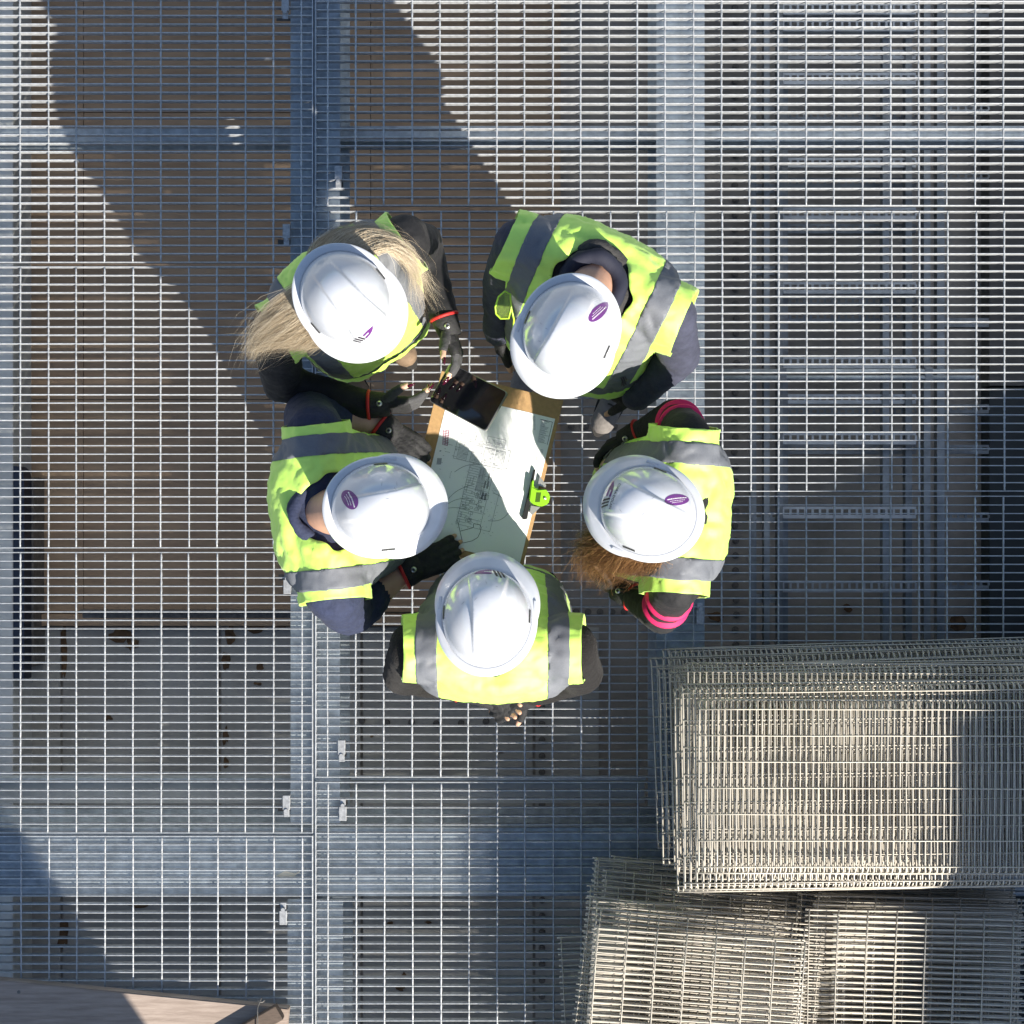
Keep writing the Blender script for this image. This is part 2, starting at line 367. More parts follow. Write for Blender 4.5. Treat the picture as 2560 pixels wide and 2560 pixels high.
# fixing clips
def clip(px, py, flip, label):
    c = W(px, py, 0.004)
    root = thing('grating_clip', c, label, 'clip', 'grating fixing clips')
    s = -1 if flip else 1
    bm = bmesh.new()
    box(bm, c+V((0, 0.017*s, 0.002)), (0.026, 0.05, 0.004), bevel=0.0015)
    box(bm, c+V((-0.011, 0.017*s, -0.008)), (0.003, 0.05, 0.02)); box(bm, c+V((0.011, 0.017*s, -0.008)), (0.003, 0.05, 0.02))
    link('saddle', me_from(bm, 'saddle'), CLIPM, root)
    bm = bmesh.new(); box(bm, c+V((0, -0.022*s, -0.003)), (0.02, 0.026, 0.003), bevel=0.001); link('tongue', me_from(bm, 'tongue'), CLIPM, root)
    bm = bmesh.new(); cyl(bm, c+V((0, -0.012*s, -0.001)), c+V((0, -0.012*s, 0.008)), 0.0075, seg=6); link('bolt', me_from(bm, 'bolt'), CLIPM, root)
    bm = bmesh.new(); cyl(bm, c+V((0, -0.012*s, -0.06)), c+V((0, -0.012*s, -0.001)), 0.004, seg=8); link('shank', me_from(bm, 'shank'), GALV, root)
    link('jaw', box_me('jaw', c+V((-0.014, -0.014*s, -0.05)), (0.05, 0.022, 0.005)), BOLT, root)
for px, py, fl, lab in ((713, 22, False, 'zinc grating clip at the top edge, left of the seam'), (846, 445, False, 'zinc grating clip right of the seam, above the blonde hair'),
                        (716, 590, False, 'zinc grating clip in shadow, left of the white helmet and blonde hair'), (718, 1455, True, 'zinc grating clip by the vest of the person in navy short sleeves'),
                        (854, 1880, False, 'zinc grating clip right of the seam, above the panel joint'), (716, 2018, False, 'zinc grating clip left of the seam, above the wide beam'),
                        (857, 2022, True, 'zinc grating clip right of the seam, below the panel joint'), (708, 2282, True, 'zinc grating clip left of the seam, below the wide beam'),
                        (1750, 1532, True, 'small zinc clip on the right long beam under the pink-striped sleeve')):
    clip(px, py, fl, lab)

# ------------------------------------------------------------------ wire mesh sheets in three stacks
def mesh_sheet(lx, ly, pitch_a, pitch_b, bend, seed, name):
    """dense wires run along y (pitch_a apart in x), cross wires along x (pitch_b apart in y); centred at 0"""
    rr = random.Random(seed); bm = bmesh.new(); r = 0.0031; r2 = 0.002
    ph = rr.random()*6
    def sag(x, y): return 0.006*noise.noise((x*1.3+ph, y*2.1, ph))+0.004*noise.noise((x*5, y*4+ph, 2))
    ncr = max(2, round(ly/pitch_b)); ys_ = [-ly/2+0.012+(ly-0.024)*k/ncr for k in range(ncr+1)]
    n = int(lx/pitch_a)
    for i in range(n+1):
        x = -lx/2+lx*i/n+rr.uniform(-.0012, .0012); j1, j2 = rr.uniform(-.003, .003), rr.uniform(-.003, .003)
        pts = []
        if bend: pts += [(x+j1, -ly/2-0.012, -0.03+rr.uniform(-.003, .003)), (x+j1, -ly/2-0.004, -0.004)]
        else: pts += [(x, -ly/2+rr.uniform(-.004, .002), sag(x, -ly/2))]
        pts += [(x+rr.uniform(-.0008, .0008), y, sag(x, y)) for y in ys_]
        if bend: pts += [(x+j2, ly/2+0.004, -0.004), (x+j2, ly/2+0.012, -0.03+rr.uniform(-.003, .003))]
        else: pts += [(x, ly/2+rr.uniform(-.002, .004), sag(x, ly/2))]
        tube(bm, pts, r, 4)
    m = max(8, int(lx/0.12))
    for y in ys_:
        for dz in (0.0042,):
            tube(bm, [(-lx/2-0.003+(lx+0.006)*k/m, y+rr.uniform(-.0007, .0007), sag(-lx/2+lx*k/m, y)+dz) for k in range(m+1)], r2, 4)
    if bend:
        for s_ in (-1, 1):
            tube(bm, [(-lx/2+lx*k/m, s_*(ly/2+0.0135), -0.022) for k in range(m+1)], r, 4)
    me = me_from(bm, name, True); me.materials.append(WIRE); return me
up_meshes = [mesh_sheet(2.1, 0.515 if i == 0 else 0.62, 0.0195, 0.0862, True, 10+i, 'mesh_sheet') for i in range(3)]
lo_meshes = [mesh_sheet(0.92, 0.68, 0.0195, 0.0915, False, 20+i, 'mesh_sheet') for i in range(3)]
def put_sheet(me, x, y, z, rz, label, group, rx=0, ry=0):
    o = link('mesh_sheet', me, None, loc=(x, y, z), rot=(rx, ry, rz))
    return tag(o, label, 'mesh sheet', group)
# upper stack: long sheets that run out of the picture to the right
NU = 17; rs = random.Random(5)
for k in range(NU):
    t_ = k/(NU-1); z = 0.05+0.55*t_
    if k == NU-1:
        c = W(1747, 1972, z); x, y, rz = c.x+1.05, c.y, R(-0.2)
        lab = 'topmost pale wire mesh sheet of the upper stack, beside the pink-striped person'
    else:
        c = W(1622+85*t_+rs.uniform(-22, 62), 1852+118*t_+rs.uniform(-30, 24), z)
        x, y, rz = c.x+1.05, c.y, R(2.0*(1-t_)+rs.uniform(-.9, .9))
        lab = 'pale wire mesh sheet inside the upper stack, under the topmost sheet'
    put_sheet(up_meshes[0 if k == NU-1 else 1+k % 2], x, y, z, rz, lab, 'wire mesh sheets of the upper stack', rx=R(rs.uniform(-.5, .5)), ry=R(rs.uniform(-.4, .4)))
# lower left stack (dense wires run across the picture)
NL = 15
for k in range(NL):
    t_ = k/(NL-1); z = 0.04+0.50*t_
    if k == NL-1:
        px, py, rz = 1486, 2318, R(-4.2); lab = 'topmost wire mesh sheet of the lower left stack, its top edge sloping down right'
    else:
        px, py = 1530-40*t_+rs.uniform(-45, 45), 2130+185*t_+rs.uniform(-35, 22); rz = R(-5.5+rs.uniform(-2.2, 2.6))
        lab = 'wire mesh sheet inside the lower left stack, under its topmost sheet'
    c = W(px, py, z); ex = V((math.cos(rz), math.sin(rz))); ey = V((math.sin(rz), -math.cos(rz)))
    ctr = V((c.x, c.y))+ex*0.34+ey*0.46
    put_sheet(lo_meshes[k % 3], ctr.x, ctr.y, z, rz+math.pi/2, lab, 'wire mesh sheets of the lower left stack', rx=R(rs.uniform(-.5, .5)))
c = W(1415, 2352, 0.10)
put_sheet(lo_meshes[1], c.x+0.335, c.y-0.44, 0.075, math.pi/2+R(3.0), 'wire mesh sheet poking out furthest left, near the bottom of its stack', 'wire mesh sheets of the lower left stack')
NR = 13
for k in range(NR):
    t_ = k/(NR-1); z = 0.04+0.46*t_
    if k == NR-1:
        px, py, rz = 2085, 2285, R(-2.0); lab = 'topmost wire mesh sheet of the lower right stack, half in shadow'
    else:
        px, py = 2030-10*t_+rs.uniform(-30, 35), 2195+70*t_+rs.uniform(-25, 20); rz = R(-2.0+rs.uniform(-1.2, 1.2))
        lab = 'wire mesh sheet inside the lower right stack, under its topmost sheet'
    c = W(px, py, z); ex = V((math.cos(rz), math.sin(rz))); ey = V((math.sin(rz), -math.cos(rz)))
    ctr = V((c.x, c.y))+ex*0.34+ey*0.46
    put_sheet(lo_meshes[k % 3], ctr.x, ctr.y, z, rz+math.pi/2, lab, 'wire mesh sheets of the lower right stack')

# ------------------------------------------------------------------ wooden board, lower left corner
wb = thing('wooden_board', W(350, 2560, 0.0), 'grey weathered wooden board lying on the grating, bottom left corner', 'board')
bm = bmesh.new(); zt = 0.045
a, b = W(-260, 2425, zt), W(722, 2522, zt)
d = (b-a).normalized(); nrm = V((d.y, -d.x, 0))
prism(bm, [tuple((p)[:2]) for p in (a, b, b+nrm*0.3, a+nrm*0.3)], 0.006, zt)
bmesh.ops.bevel(bm, geom=bm.edges[:], offset=0.003, segments=2, affect='EDGES')
link('plank', me_from(bm, 'plank'), WOOD, wb)
bm = bmesh.new(); p0, p1 = W(700, 2528, zt+.02), W(560, 2610, zt+.02); q = (p1-p0).normalized(); box(bm, (p0+p1)/2, ((p1-p0).length, 0.055, 0.035), math.atan2(q.y, q.x), bevel=0.003)
link('batten', me_from(bm, 'batten'), WOODD, wb)
bm = bmesh.new(); c = W(652, 2505, zt+.005); tube(bm, [c+V(v) for v in ((0.006, 0.02, .01), (0, 0.008, .012), (-.006, -0.01, .03), (-.002, -0.05, .048), (-.004, -0.1, .045))], 0.0022, 5)
tube(bm, [c+V(v) for v in ((-.012, 0.012, .012), (-.004, 0.006, .015), (.008, .004, .013), (.016, .01, .01))], 0.0022, 5); link('wire_tie', me_from(bm, 'wire_tie', True), BOLT, wb)
for px, py in ((47, 2480), (675, 2532)):
    bm = bmesh.new(); c = W(px, py, zt); cyl(bm, c-V((0, 0, .002)), c+V((0, 0, .0015)), 0.006, seg=9); link('nail', me_from(bm, 'nail'), BOLT, wb)
# plastic scrap lying on the wide beam
bm = bmesh.new(); P = [W(x, y, ZB+0.004) for x, y in ((690, 2190), (712, 2178), (738, 2184), (752, 2176), (750, 2180), (730, 2194), (700, 2194))]
prism(bm, [p[:2] for p in P], ZB+0.004, ZB+0.009)
tag(link('plastic_scrap', me_from(bm, 'plastic_scrap'), mat('scrap_plastic', (0.7, 0.66, 0.55), rough=0.5, var=.1)), 'torn cream plastic scrap on the wide beam left of the seam', 'scrap')

# ------------------------------------------------------------------ unseen block and cylinder added outside the frame to shade parts of the deck
Lh = 1/math.tan(SUN_EL)
def shade_origin(px, py, h):      # ground point whose top at height h throws its shadow on that spot
    p = W(px, py); return V((p.x+SUN_AZ.x*h*Lh, p.y+SUN_AZ.y*h*Lh))
PANEL = mat('shade_block_panel', (0.42, 0.44, 0.45), rough=0.55, metal=0.2, var=0.08, vscale=6)
hp = 3.0; c0 = shade_origin(1942, 1285, hp); e = V((535, 295)).normalized()  # added block, its outline chosen for the shadow it throws
pr_ = thing('shade_block', (c0.x+1.5, c0.y-1.5, 0), 'added grey block, unseen beyond the lower right corner, throwing shade', 'shade block')
bm = bmesh.new(); prism(bm, [c0, (c0.x, c0.y-4), (c0.x+4, c0.y-4), tuple(c0+e*4.5)], ZF, hp); link('block_body', me_from(bm, 'block_body'), PANEL, pr_)
bm = bmesh.new(); prism(bm, [(c0.x+.1, c0.y-.1), (c0.x+.1, c0.y-3.9), (c0.x+3.9, c0.y-3.9), tuple(c0+e*4.2+V((0, -.2)))], hp+.002, hp+.06); link('block_top', me_from(bm, 'block_top'), CONC2, pr_)
SHADE_CYL = mat('shade_cylinder_green', (0.25, 0.28, 0.25), rough=0.5, var=.1)
p = W(185, 2270); ax = V((-SUN_AZ.x, -SUN_AZ.y)); perp = V((ax.y, -ax.x))   # perp points to the right of the shadow's run
ctr = V((p.x, p.y))-ax*2.6-perp*0.62
tk = thing('shade_cylinder', (ctr.x, ctr.y, ZF), 'added grey-green cylinder, unseen beyond the bottom edge, throwing shade', 'shade cylinder')  # added cylinder, placed for the shadow edge at the lower left
bm = bmesh.new(); cyl(bm, (ctr.x, ctr.y, ZF), (ctr.x, ctr.y, 2.6), 0.62, seg=48); link('cylinder_body', me_from(bm, 'cylinder_body'), SHADE_CYL, tk)
bm = bmesh.new(); cyl(bm, (ctr.x, ctr.y, 2.602), (ctr.x, ctr.y, 2.8), 0.6, 0.22, seg=48); link('cylinder_top', me_from(bm, 'cylinder_top'), SHADE_CYL, tk)

# ------------------------------------------------------------------ people: builders
LIME = mat('vest_lime', (0.54, 0.90, 0.075), rough=0.66, spec=1.0, var=0.05, vscale=30, bump=0.22, bscale=22, sheen=0.15)
_b = LIME.node_tree.nodes['Principled BSDF']; _b.inputs['IOR'].default_value = 2.1; _b.inputs['Specular IOR Level'].default_value = 0.5
_b.inputs['Roughness'].default_value = 0.72; _b.inputs['Coat Weight'].default_value = 0.6; _b.inputs['Coat IOR'].default_value = 1.8; _b.inputs['Coat Roughness'].default_value = 0.7
TAPE = mat('vest_tape', (0.150, 0.160, 0.180), rough=0.6, spec=0.3, var=0.08, vscale=300, bump=0.08, bscale=30)
HELM = mat('helmet_white', (0.57, 0.59, 0.63), rough=0.2, coat=0.5, var=0.07, vscale=14, rough_var=.06)
PURPLE = mat('sticker_purple', (0.13, 0.025, 0.19), rough=0.35)
INK = mat('print_ink', (0.03, 0.02, 0.035), rough=0.5)
MAROON = mat('vest_print', (0.10, 0.02, 0.05), rough=0.5)
WHITEP = mat('sticker_white', (0.8, 0.8, 0.8), rough=0.4)
SLOT = mat('helmet_slot', (0.02, 0.02, 0.02), rough=0.5)
SKIN = mat('skin', (0.55, 0.32, 0.22), rough=0.5, var=0.12, vscale=25, bump=0.05, bscale=200)
SKINP = mat('skin_pale', (0.66, 0.42, 0.31), rough=0.5, var=0.1, vscale=25)
LIPS = mat('lips', (0.40, 0.14, 0.12), rough=0.45)
EYE = mat('eye_white', (0.75, 0.75, 0.73), rough=0.2)
IRIS = mat('iris', (0.05, 0.035, 0.02), rough=0.2)
GLOVE = mat('glove_black', (0.016, 0.016, 0.018), rough=0.75, var=0.3, vscale=60, bump=0.3, bscale=150)
GLOVE2 = mat('glove_grey', (0.06, 0.06, 0.065), rough=0.8, var=0.2, vscale=80, bump=0.3, bscale=250)
REDC = mat('glove_red', (0.55, 0.02, 0.02), rough=0.6)
NAIL = mat('nail_red', (0.05, 0.002, 0.014), rough=0.15, coat=0.5)
SNAP = mat('snap_steel', (0.7, 0.7, 0.68), rough=0.3, metal=0.8)
NAVY = mat('cloth_navy', (0.028, 0.036, 0.075), rough=0.8, var=0.2, vscale=40, bump=0.3, bscale=120, sheen=0.03, spec=.3)
SLATE = mat('cloth_slate', (0.05, 0.054, 0.085), rough=0.8, var=0.2, vscale=40, bump=0.25, bscale=120, sheen=0.03, spec=.3)
BLACK = mat('cloth_black', (0.012, 0.012, 0.014), rough=0.75, var=0.2, vscale=40, bump=0.25, bscale=90, sheen=0.03, spec=.4)
FLEECE = mat('cloth_fleece', (0.012, 0.0105, 0.01), rough=0.9, var=0.35, vscale=120, bump=0.5, bscale=260, sheen=0.05, spec=.3)
TROUS = mat('trousers_dark', (0.03, 0.032, 0.04), rough=0.8, var=0.2, vscale=30, bump=0.2, bscale=100)
TROUSG = mat('trousers_grey', (0.13, 0.13, 0.135), rough=0.8, var=0.2, vscale=30, bump=0.2, bscale=100)
PINK = mat('stripe_pink', (0.75, 0.02, 0.13), rough=0.7)
BOOTT = mat('boot_tan', (0.20, 0.135, 0.085), rough=0.8, var=0.2, vscale=40, bump=0.2, bscale=150)
BOOTG = mat('boot_grey', (0.17, 0.155, 0.145), rough=0.85, var=0.2, vscale=40, bump=0.2, bscale=150)
SOLE = mat('boot_sole', (0.03, 0.028, 0.026), rough=0.8)
HAIRD = mat('hair_dark', (0.035, 0.02, 0.012), rough=0.5, var=0.3, vscale=90, bump=0.4, bscale=160)

def capsule(bm, a, b, ra, rb, sub=2):
    a, b = V(a), V(b)
    bmesh.ops.create_icosphere(bm, subdivisions=sub, radius=ra, matrix=Matrix.Translation(a))
    bmesh.ops.create_icosphere(bm, subdivisions=sub, radius=rb, matrix=Matrix.Translation(b))
    if (b-a).length > 1e-4: cyl(bm, a, b, ra, rb, 18)
def loft(bm, secs, n=28, p=2.3):
    rings = []
    for c, la, fo, hw, hd in secs:
        ring = []
        for k in range(n):
            t_ = 2*math.pi*k/n; cs, sn = math.cos(t_), math.sin(t_)
            ring.append(bm.verts.new(c + la*hw*math.copysign(abs(cs)**(2/p), cs) + fo*hd*math.copysign(abs(sn)**(2/p), sn)))
        rings.append(ring)
    for i in range(len(rings)-1):
        for k in range(n): bm.faces.new((rings[i][k], rings[i][(k+1) % n], rings[i+1][(k+1) % n], rings[i+1][k]))
    bm.faces.new(rings[0][::-1]); bm.faces.new(rings[-1])
def remesh(bm, voxel, smooth=6, fac=0.5):
    bmesh.ops.recalc_face_normals(bm, faces=bm.faces[:])
    me = bpy.data.meshes.new('tmp'); bm.to_mesh(me); bm.free()
    o = bpy.data.objects.new('tmp', me); C.objects.link(o)
    m = o.modifiers.new('r', 'REMESH'); m.mode = 'VOXEL'; m.voxel_size = voxel; m.use_smooth_shade = True
    if smooth:
        sm = o.modifiers.new('s', 'SMOOTH'); sm.factor = fac; sm.iterations = smooth
    dg = bpy.context.evaluated_depsgraph_get(); dg.update()
    res = bpy.data.meshes.new_from_object(o.evaluated_get(dg))
    bpy.data.objects.remove(o); bpy.data.meshes.remove(me)
    return res
def co_of(me):
    a = np.empty(len(me.vertices)*3); me.vertices.foreach_get('co', a); return a.reshape(-1, 3)
def seg_dist(P, a, b, ra, rb):
    a, b = np.array(a), np.array(b); d = b-a; L2 = max(1e-9, d@d)
    t_ = np.clip(((P-a)@d)/L2, 0, 1)
    return np.linalg.norm(P-(a+t_[:, None]*d), axis=1)-(ra+(rb-ra)*t_)
def paint(me, prims, mats):
    """material of each face = that of the nearest primitive"""
    for m in mats: me.materials.append(m)
    c = np.empty(len(me.polygons)*3); me.polygons.foreach_get('center', c); c = c.reshape(-1, 3)
    D = np.stack([seg_dist(c, a, b, ra, rb) for a, b, ra, rb, k in prims]); best = D.argmin(0)
    idx = np.array([p[4] for p in prims])[best]
    me.polygons.foreach_set('material_index', idx.astype(np.int32))
    me.polygons.foreach_set('use_smooth', [True]*len(me.polygons))
def wrinkle(me, amp, scale, seed, mask=None, aniso=None):
    me.update(); n = len(me.vertices)
    co = co_of(me); no = np.empty(n*3); me.vertices.foreach_get('normal', no); no = no.reshape(-1, 3)
    for i in range(n):
        p = co[i]; q = V((p[0]*scale+seed, p[1]*scale, p[2]*scale))
        w1 = noise.noise(q); q2 = q*2.3+V((w1*1.4, 3.1, 0)); w2 = 1-abs(noise.noise(q2))*2
        h = amp*(0.55*w1+0.45*w2)
        if mask is not None: h *= mask(p)
        co[i] += no[i]*h
    me.vertices.foreach_set('co', co.ravel()); me.update()
def merge(name, meshes):
    """join meshes (with materials) into one mesh"""
    bm = bmesh.new(); mats = []
    for me in meshes:
        off = []
        for m in me.materials:
            if m not in mats: mats.append(m)
            off.append(mats.index(m))
        n0 = len(bm.faces); bm.from_mesh(me); bm.faces.ensure_lookup_table()
        for f in bm.faces[n0:]: f.material_index = off[f.material_index] if off else 0; f.smooth = True
    r = bpy.data.meshes.new(name); bm.to_mesh(r); bm.free()
    for m in mats: r.materials.append(m)
    return r

# ---- hands
def hand_prims(wrist, d, n, thumb, curl, spread=0.10, size=1.0, tcurl=0.25):
    """prims: (a, b, ra, rb, kind) kind 0 palm/first joints, 1 finger tips. d: pointing, n: palm side normal, thumb: +1/-1"""
    d = d.normalized(); n = (n-d*n.dot(d)).normalized(); t = d.cross(n)*thumb
    s = size; prims = []
    W0 = wrist
    for q in (-0.026, -0.009, 0.009, 0.026):
        prims.append((W0+t*q*0.7*s+d*0.01*s, W0+t*q*1.15*s+d*0.085*s, 0.0155*s, 0.0125*s, 0))
    prims.append((W0-d*0.03*s, W0+d*0.02*s, 0.025*s, 0.023*s, 0))
    tips = []
    for i, (q, L) in enumerate(((0.031, 0.072), (0.0105, 0.081), (-0.0105, 0.075), (-0.030, 0.058))):
        c_ = curl[i] if isinstance(curl, (list, tuple)) else curl
        p = W0+t*q*s+d*0.088*s; dirv = (d+t*spread*(1.2-i*0.8)).normalized()
        rr = 0.0092*s
        for j, fr in enumerate((0.45, 0.31, 0.24)):
            ang = c_*(0.8, 1.1, 0.7)[j]
            ax_ = dirv.cross(n).normalized()
            dirv = (Matrix.Rotation(ang, 3, ax_) @ dirv).normalized(); nn = Matrix.Rotation(ang, 3, ax_) @ n
            q2 = p+dirv*L*fr*s
            prims.append((p, q2, rr, rr*0.93, 1 if j == 2 else 0)); rr *= 0.93; p = q2
        tips.append((p, dirv, n))
    p = W0+t*0.022*s+d*0.02*s+n*0.004*s; dirv = (t*0.75+d*0.62+n*0.25).normalized(); rr = 0.0125*s
    for j, L in enumerate((0.042, 0.034, 0.027)):
        q2 = p+dirv*L*s; prims.append((p, q2, rr, rr*0.9, 1 if j == 2 else 0)); rr *= 0.88; p = q2
        dirv = (dirv+d*tcurl+n*0.15*tcurl).normalized()
    tips.append((p, dirv, n))
    return prims, tips
def mesh_prims(prims, voxel, inflate=0.0, smooth=4, kinds=None, sub=2):
    bm = bmesh.new()
    for a, b, ra, rb, k in prims:
        if kinds is None or k in kinds: capsule(bm, a, b, ra+inflate, rb+inflate, sub)
    return remesh(bm, voxel, smooth)

# ---- helmet
def helmet_z(x, y):
    """height of the shell over its rim plane (x right, y forward)"""
    ay = 0.111 if y > 0 else 0.119
    r = math.sqrt((x/0.104)**2+(y/ay)**2)
    r = min(r, 0.9999)
    z = 0.150*(1-r**2.25)**0.62
    w = 0.036+0.02*max(0, y/0.12)-0.010*max(0, -y/0.13)
    e_ = max(0.0, min(1.0, (w-abs(x))/0.005)); e_ = e_*e_*(3-2*e_)
    fade = max(0.0, min(1.0, (0.93-r)/0.10))
    z += 0.0095*e_*fade
    return z
def helmet_mesh():
    bm = bmesh.new(); nt_, nr = 144, 46; rings = []
    top = bm.verts.new((0, 0, helmet_z(0, 0)))
    for i in range(1, nr+1):
        ring = []
        r = math.sin(i/nr*math.pi/2)
        for k in range(nt_):
            a = 2*math.pi*k/nt_; x = 0.104*r*math.sin(a); cy = math.cos(a); y = (0.111 if cy > 0 else 0.119)*r*cy
            ring.append(bm.verts.new((x, y, helmet_z(x, y) if i < nr else 0.004)))
        rings.append(ring)
    # rim, flared, with the peak in front
    for s_, j in ((0.25, 0), (0.6, 1), (1.0, 2), (1.0, 3)):
        ring = []
        for k in range(nt_):
            a = 2*math.pi*k/nt_; cy = math.cos(a); sx = math.sin(a)
            pk = max(0, cy)**1.0
            ext = 0.015+0.005*max(0, -cy)+0.035*pk
            lx, ly = 0.104*sx, (0.111 if cy > 0 else 0.119)*cy
            nx, ny = sx, cy
            dz = 0.004-0.010*s_*(0.5+1.0*pk) - 0.010*pk*s_*abs(sx)
            if j == 3: dz -= 0.006
            ring.append(bm.verts.new((lx+nx*ext*s_*(1-0.0*pk)*(1 if cy < 0 else 0.9+0.1*abs(sx)), ly+ny*ext*s_, dz)))
        rings.append(ring)
    for k in range(nt_): bm.faces.new((top, rings[0][k], rings[0][(k+1) % nt_]))
    for i in range(len(rings)-1):
        for k in range(nt_): bm.faces.new((rings[i][k], rings[i+1][k], rings[i+1][(k+1) % nt_], rings[i][(k+1) % nt_]))
    # inner dome closes the shell
    inner = []
    for r, z in ((0.97, 0.0), (0.9, 0.05), (0.6, 0.11)):
        inner.append([bm.verts.new((0.102*r*math.sin(2*math.pi*k/nt_), (0.108 if math.cos(2*math.pi*k/nt_) > 0 else 0.116)*r*math.cos(2*math.pi*k/nt_), z)) for k in range(nt_)])
    seq = [rings[-1]]+inner
    for i in range(len(seq)-1):
        for k in range(nt_): bm.faces.new((seq[i][k], seq[i+1][k], seq[i+1][(k+1) % nt_], seq[i][(k+1) % nt_]))
    bm.faces.new(seq[-1])
    bmesh.ops.recalc_face_normals(bm, faces=bm.faces[:])
    me = me_from(bm, 'hard_hat', True); me.materials.append(HELM); return me
def on_shell(polys, off, T, name):
    """flat 2-D polygons (x, y) wrapped on the shell; T: helmet matrix. polygons are subdivided first"""
    bm = bmesh.new()
    for poly in polys:
        bm.faces.new([bm.verts.new((x, y, 0)) for x, y in poly])
    bmesh.ops.triangulate(bm, faces=bm.faces[:])
    for _ in range(3):
        lng = [e_ for e_ in bm.edges if e_.calc_length() > 0.005]
        if not lng: break
        bmesh.ops.subdivide_edges(bm, edges=lng, cuts=1)
        bmesh.ops.triangulate(bm, faces=[f for f in bm.faces if len(f.verts) > 3])
    for v in bm.verts:
        x, y = v.co.x, v.co.y; e_ = 0.001
        z = helmet_z(x, y)
        nx, ny = -(helmet_z(x+e_, y)-helmet_z(x-e_, y))/(2*e_), -(helmet_z(x, y+e_)-helmet_z(x, y-e_))/(2*e_)
        nv = V((nx, ny, 1)).normalized()
        v.co = V((x, y, z))+nv*off
    bm.transform(T)
    return me_from(bm, name)
def oval(cx, cy, rx, ry, n=28, rot=0):
    return [(cx+math.cos(rot)*math.cos(2*math.pi*k/n)*rx-math.sin(rot)*math.sin(2*math.pi*k/n)*ry, cy+math.sin(rot)*math.cos(2*math.pi*k/n)*rx+math.cos(rot)*math.sin(2*math.pi*k/n)*ry) for k in range(n)]
def xf(polys, cx, cy, s, rot):
    c_, sn = math.cos(rot), math.sin(rot)
    return [[(cx+s*(x*c_-y*sn), cy+s*(x*sn+y*c_)) for x, y in p] for p in polys]
# the emblem of the firm: half a leaf with a bar cut in it and slanting strokes behind; unit length about 1
LEAF = [[(-0.50, -0.06), (-0.42, 0.03), (-0.30, 0.10), (-0.12, 0.15), (0.08, 0.16), (0.08, 0.08), (-0.16, 0.07), (-0.16, 0.0), (0.08, 0.0), (0.08, -0.08), (-0.2, -0.09)]]
STROKES = [[(0.10, 0.16), (0.17, 0.16), (0.30, -0.16), (0.23, -0.16)], [(0.22, 0.16), (0.28, 0.16), (0.43, -0.2), (0.37, -0.2)], [(0.33, 0.16), (0.39, 0.16), (0.54, -0.16), (0.48, -0.16)]]
def text_polys(body, size):
    cu = bpy.data.curves.new('t', 'FONT'); cu.body = body; cu.size = size; cu.align_x = 'CENTER'; cu.align_y = 'CENTER'; cu.resolution_u = 2
    o = bpy.data.objects.new('t', cu); C.objects.link(o)
    dg = bpy.context.evaluated_depsgraph_get(); me = bpy.data.meshes.new_from_object(o.evaluated_get(dg))
    res = [[(me.vertices[i].co.x, me.vertices[i].co.y) for i in p.vertices] for p in me.polygons]
    bpy.data.objects.remove(o); bpy.data.meshes.remove(me)
    return res

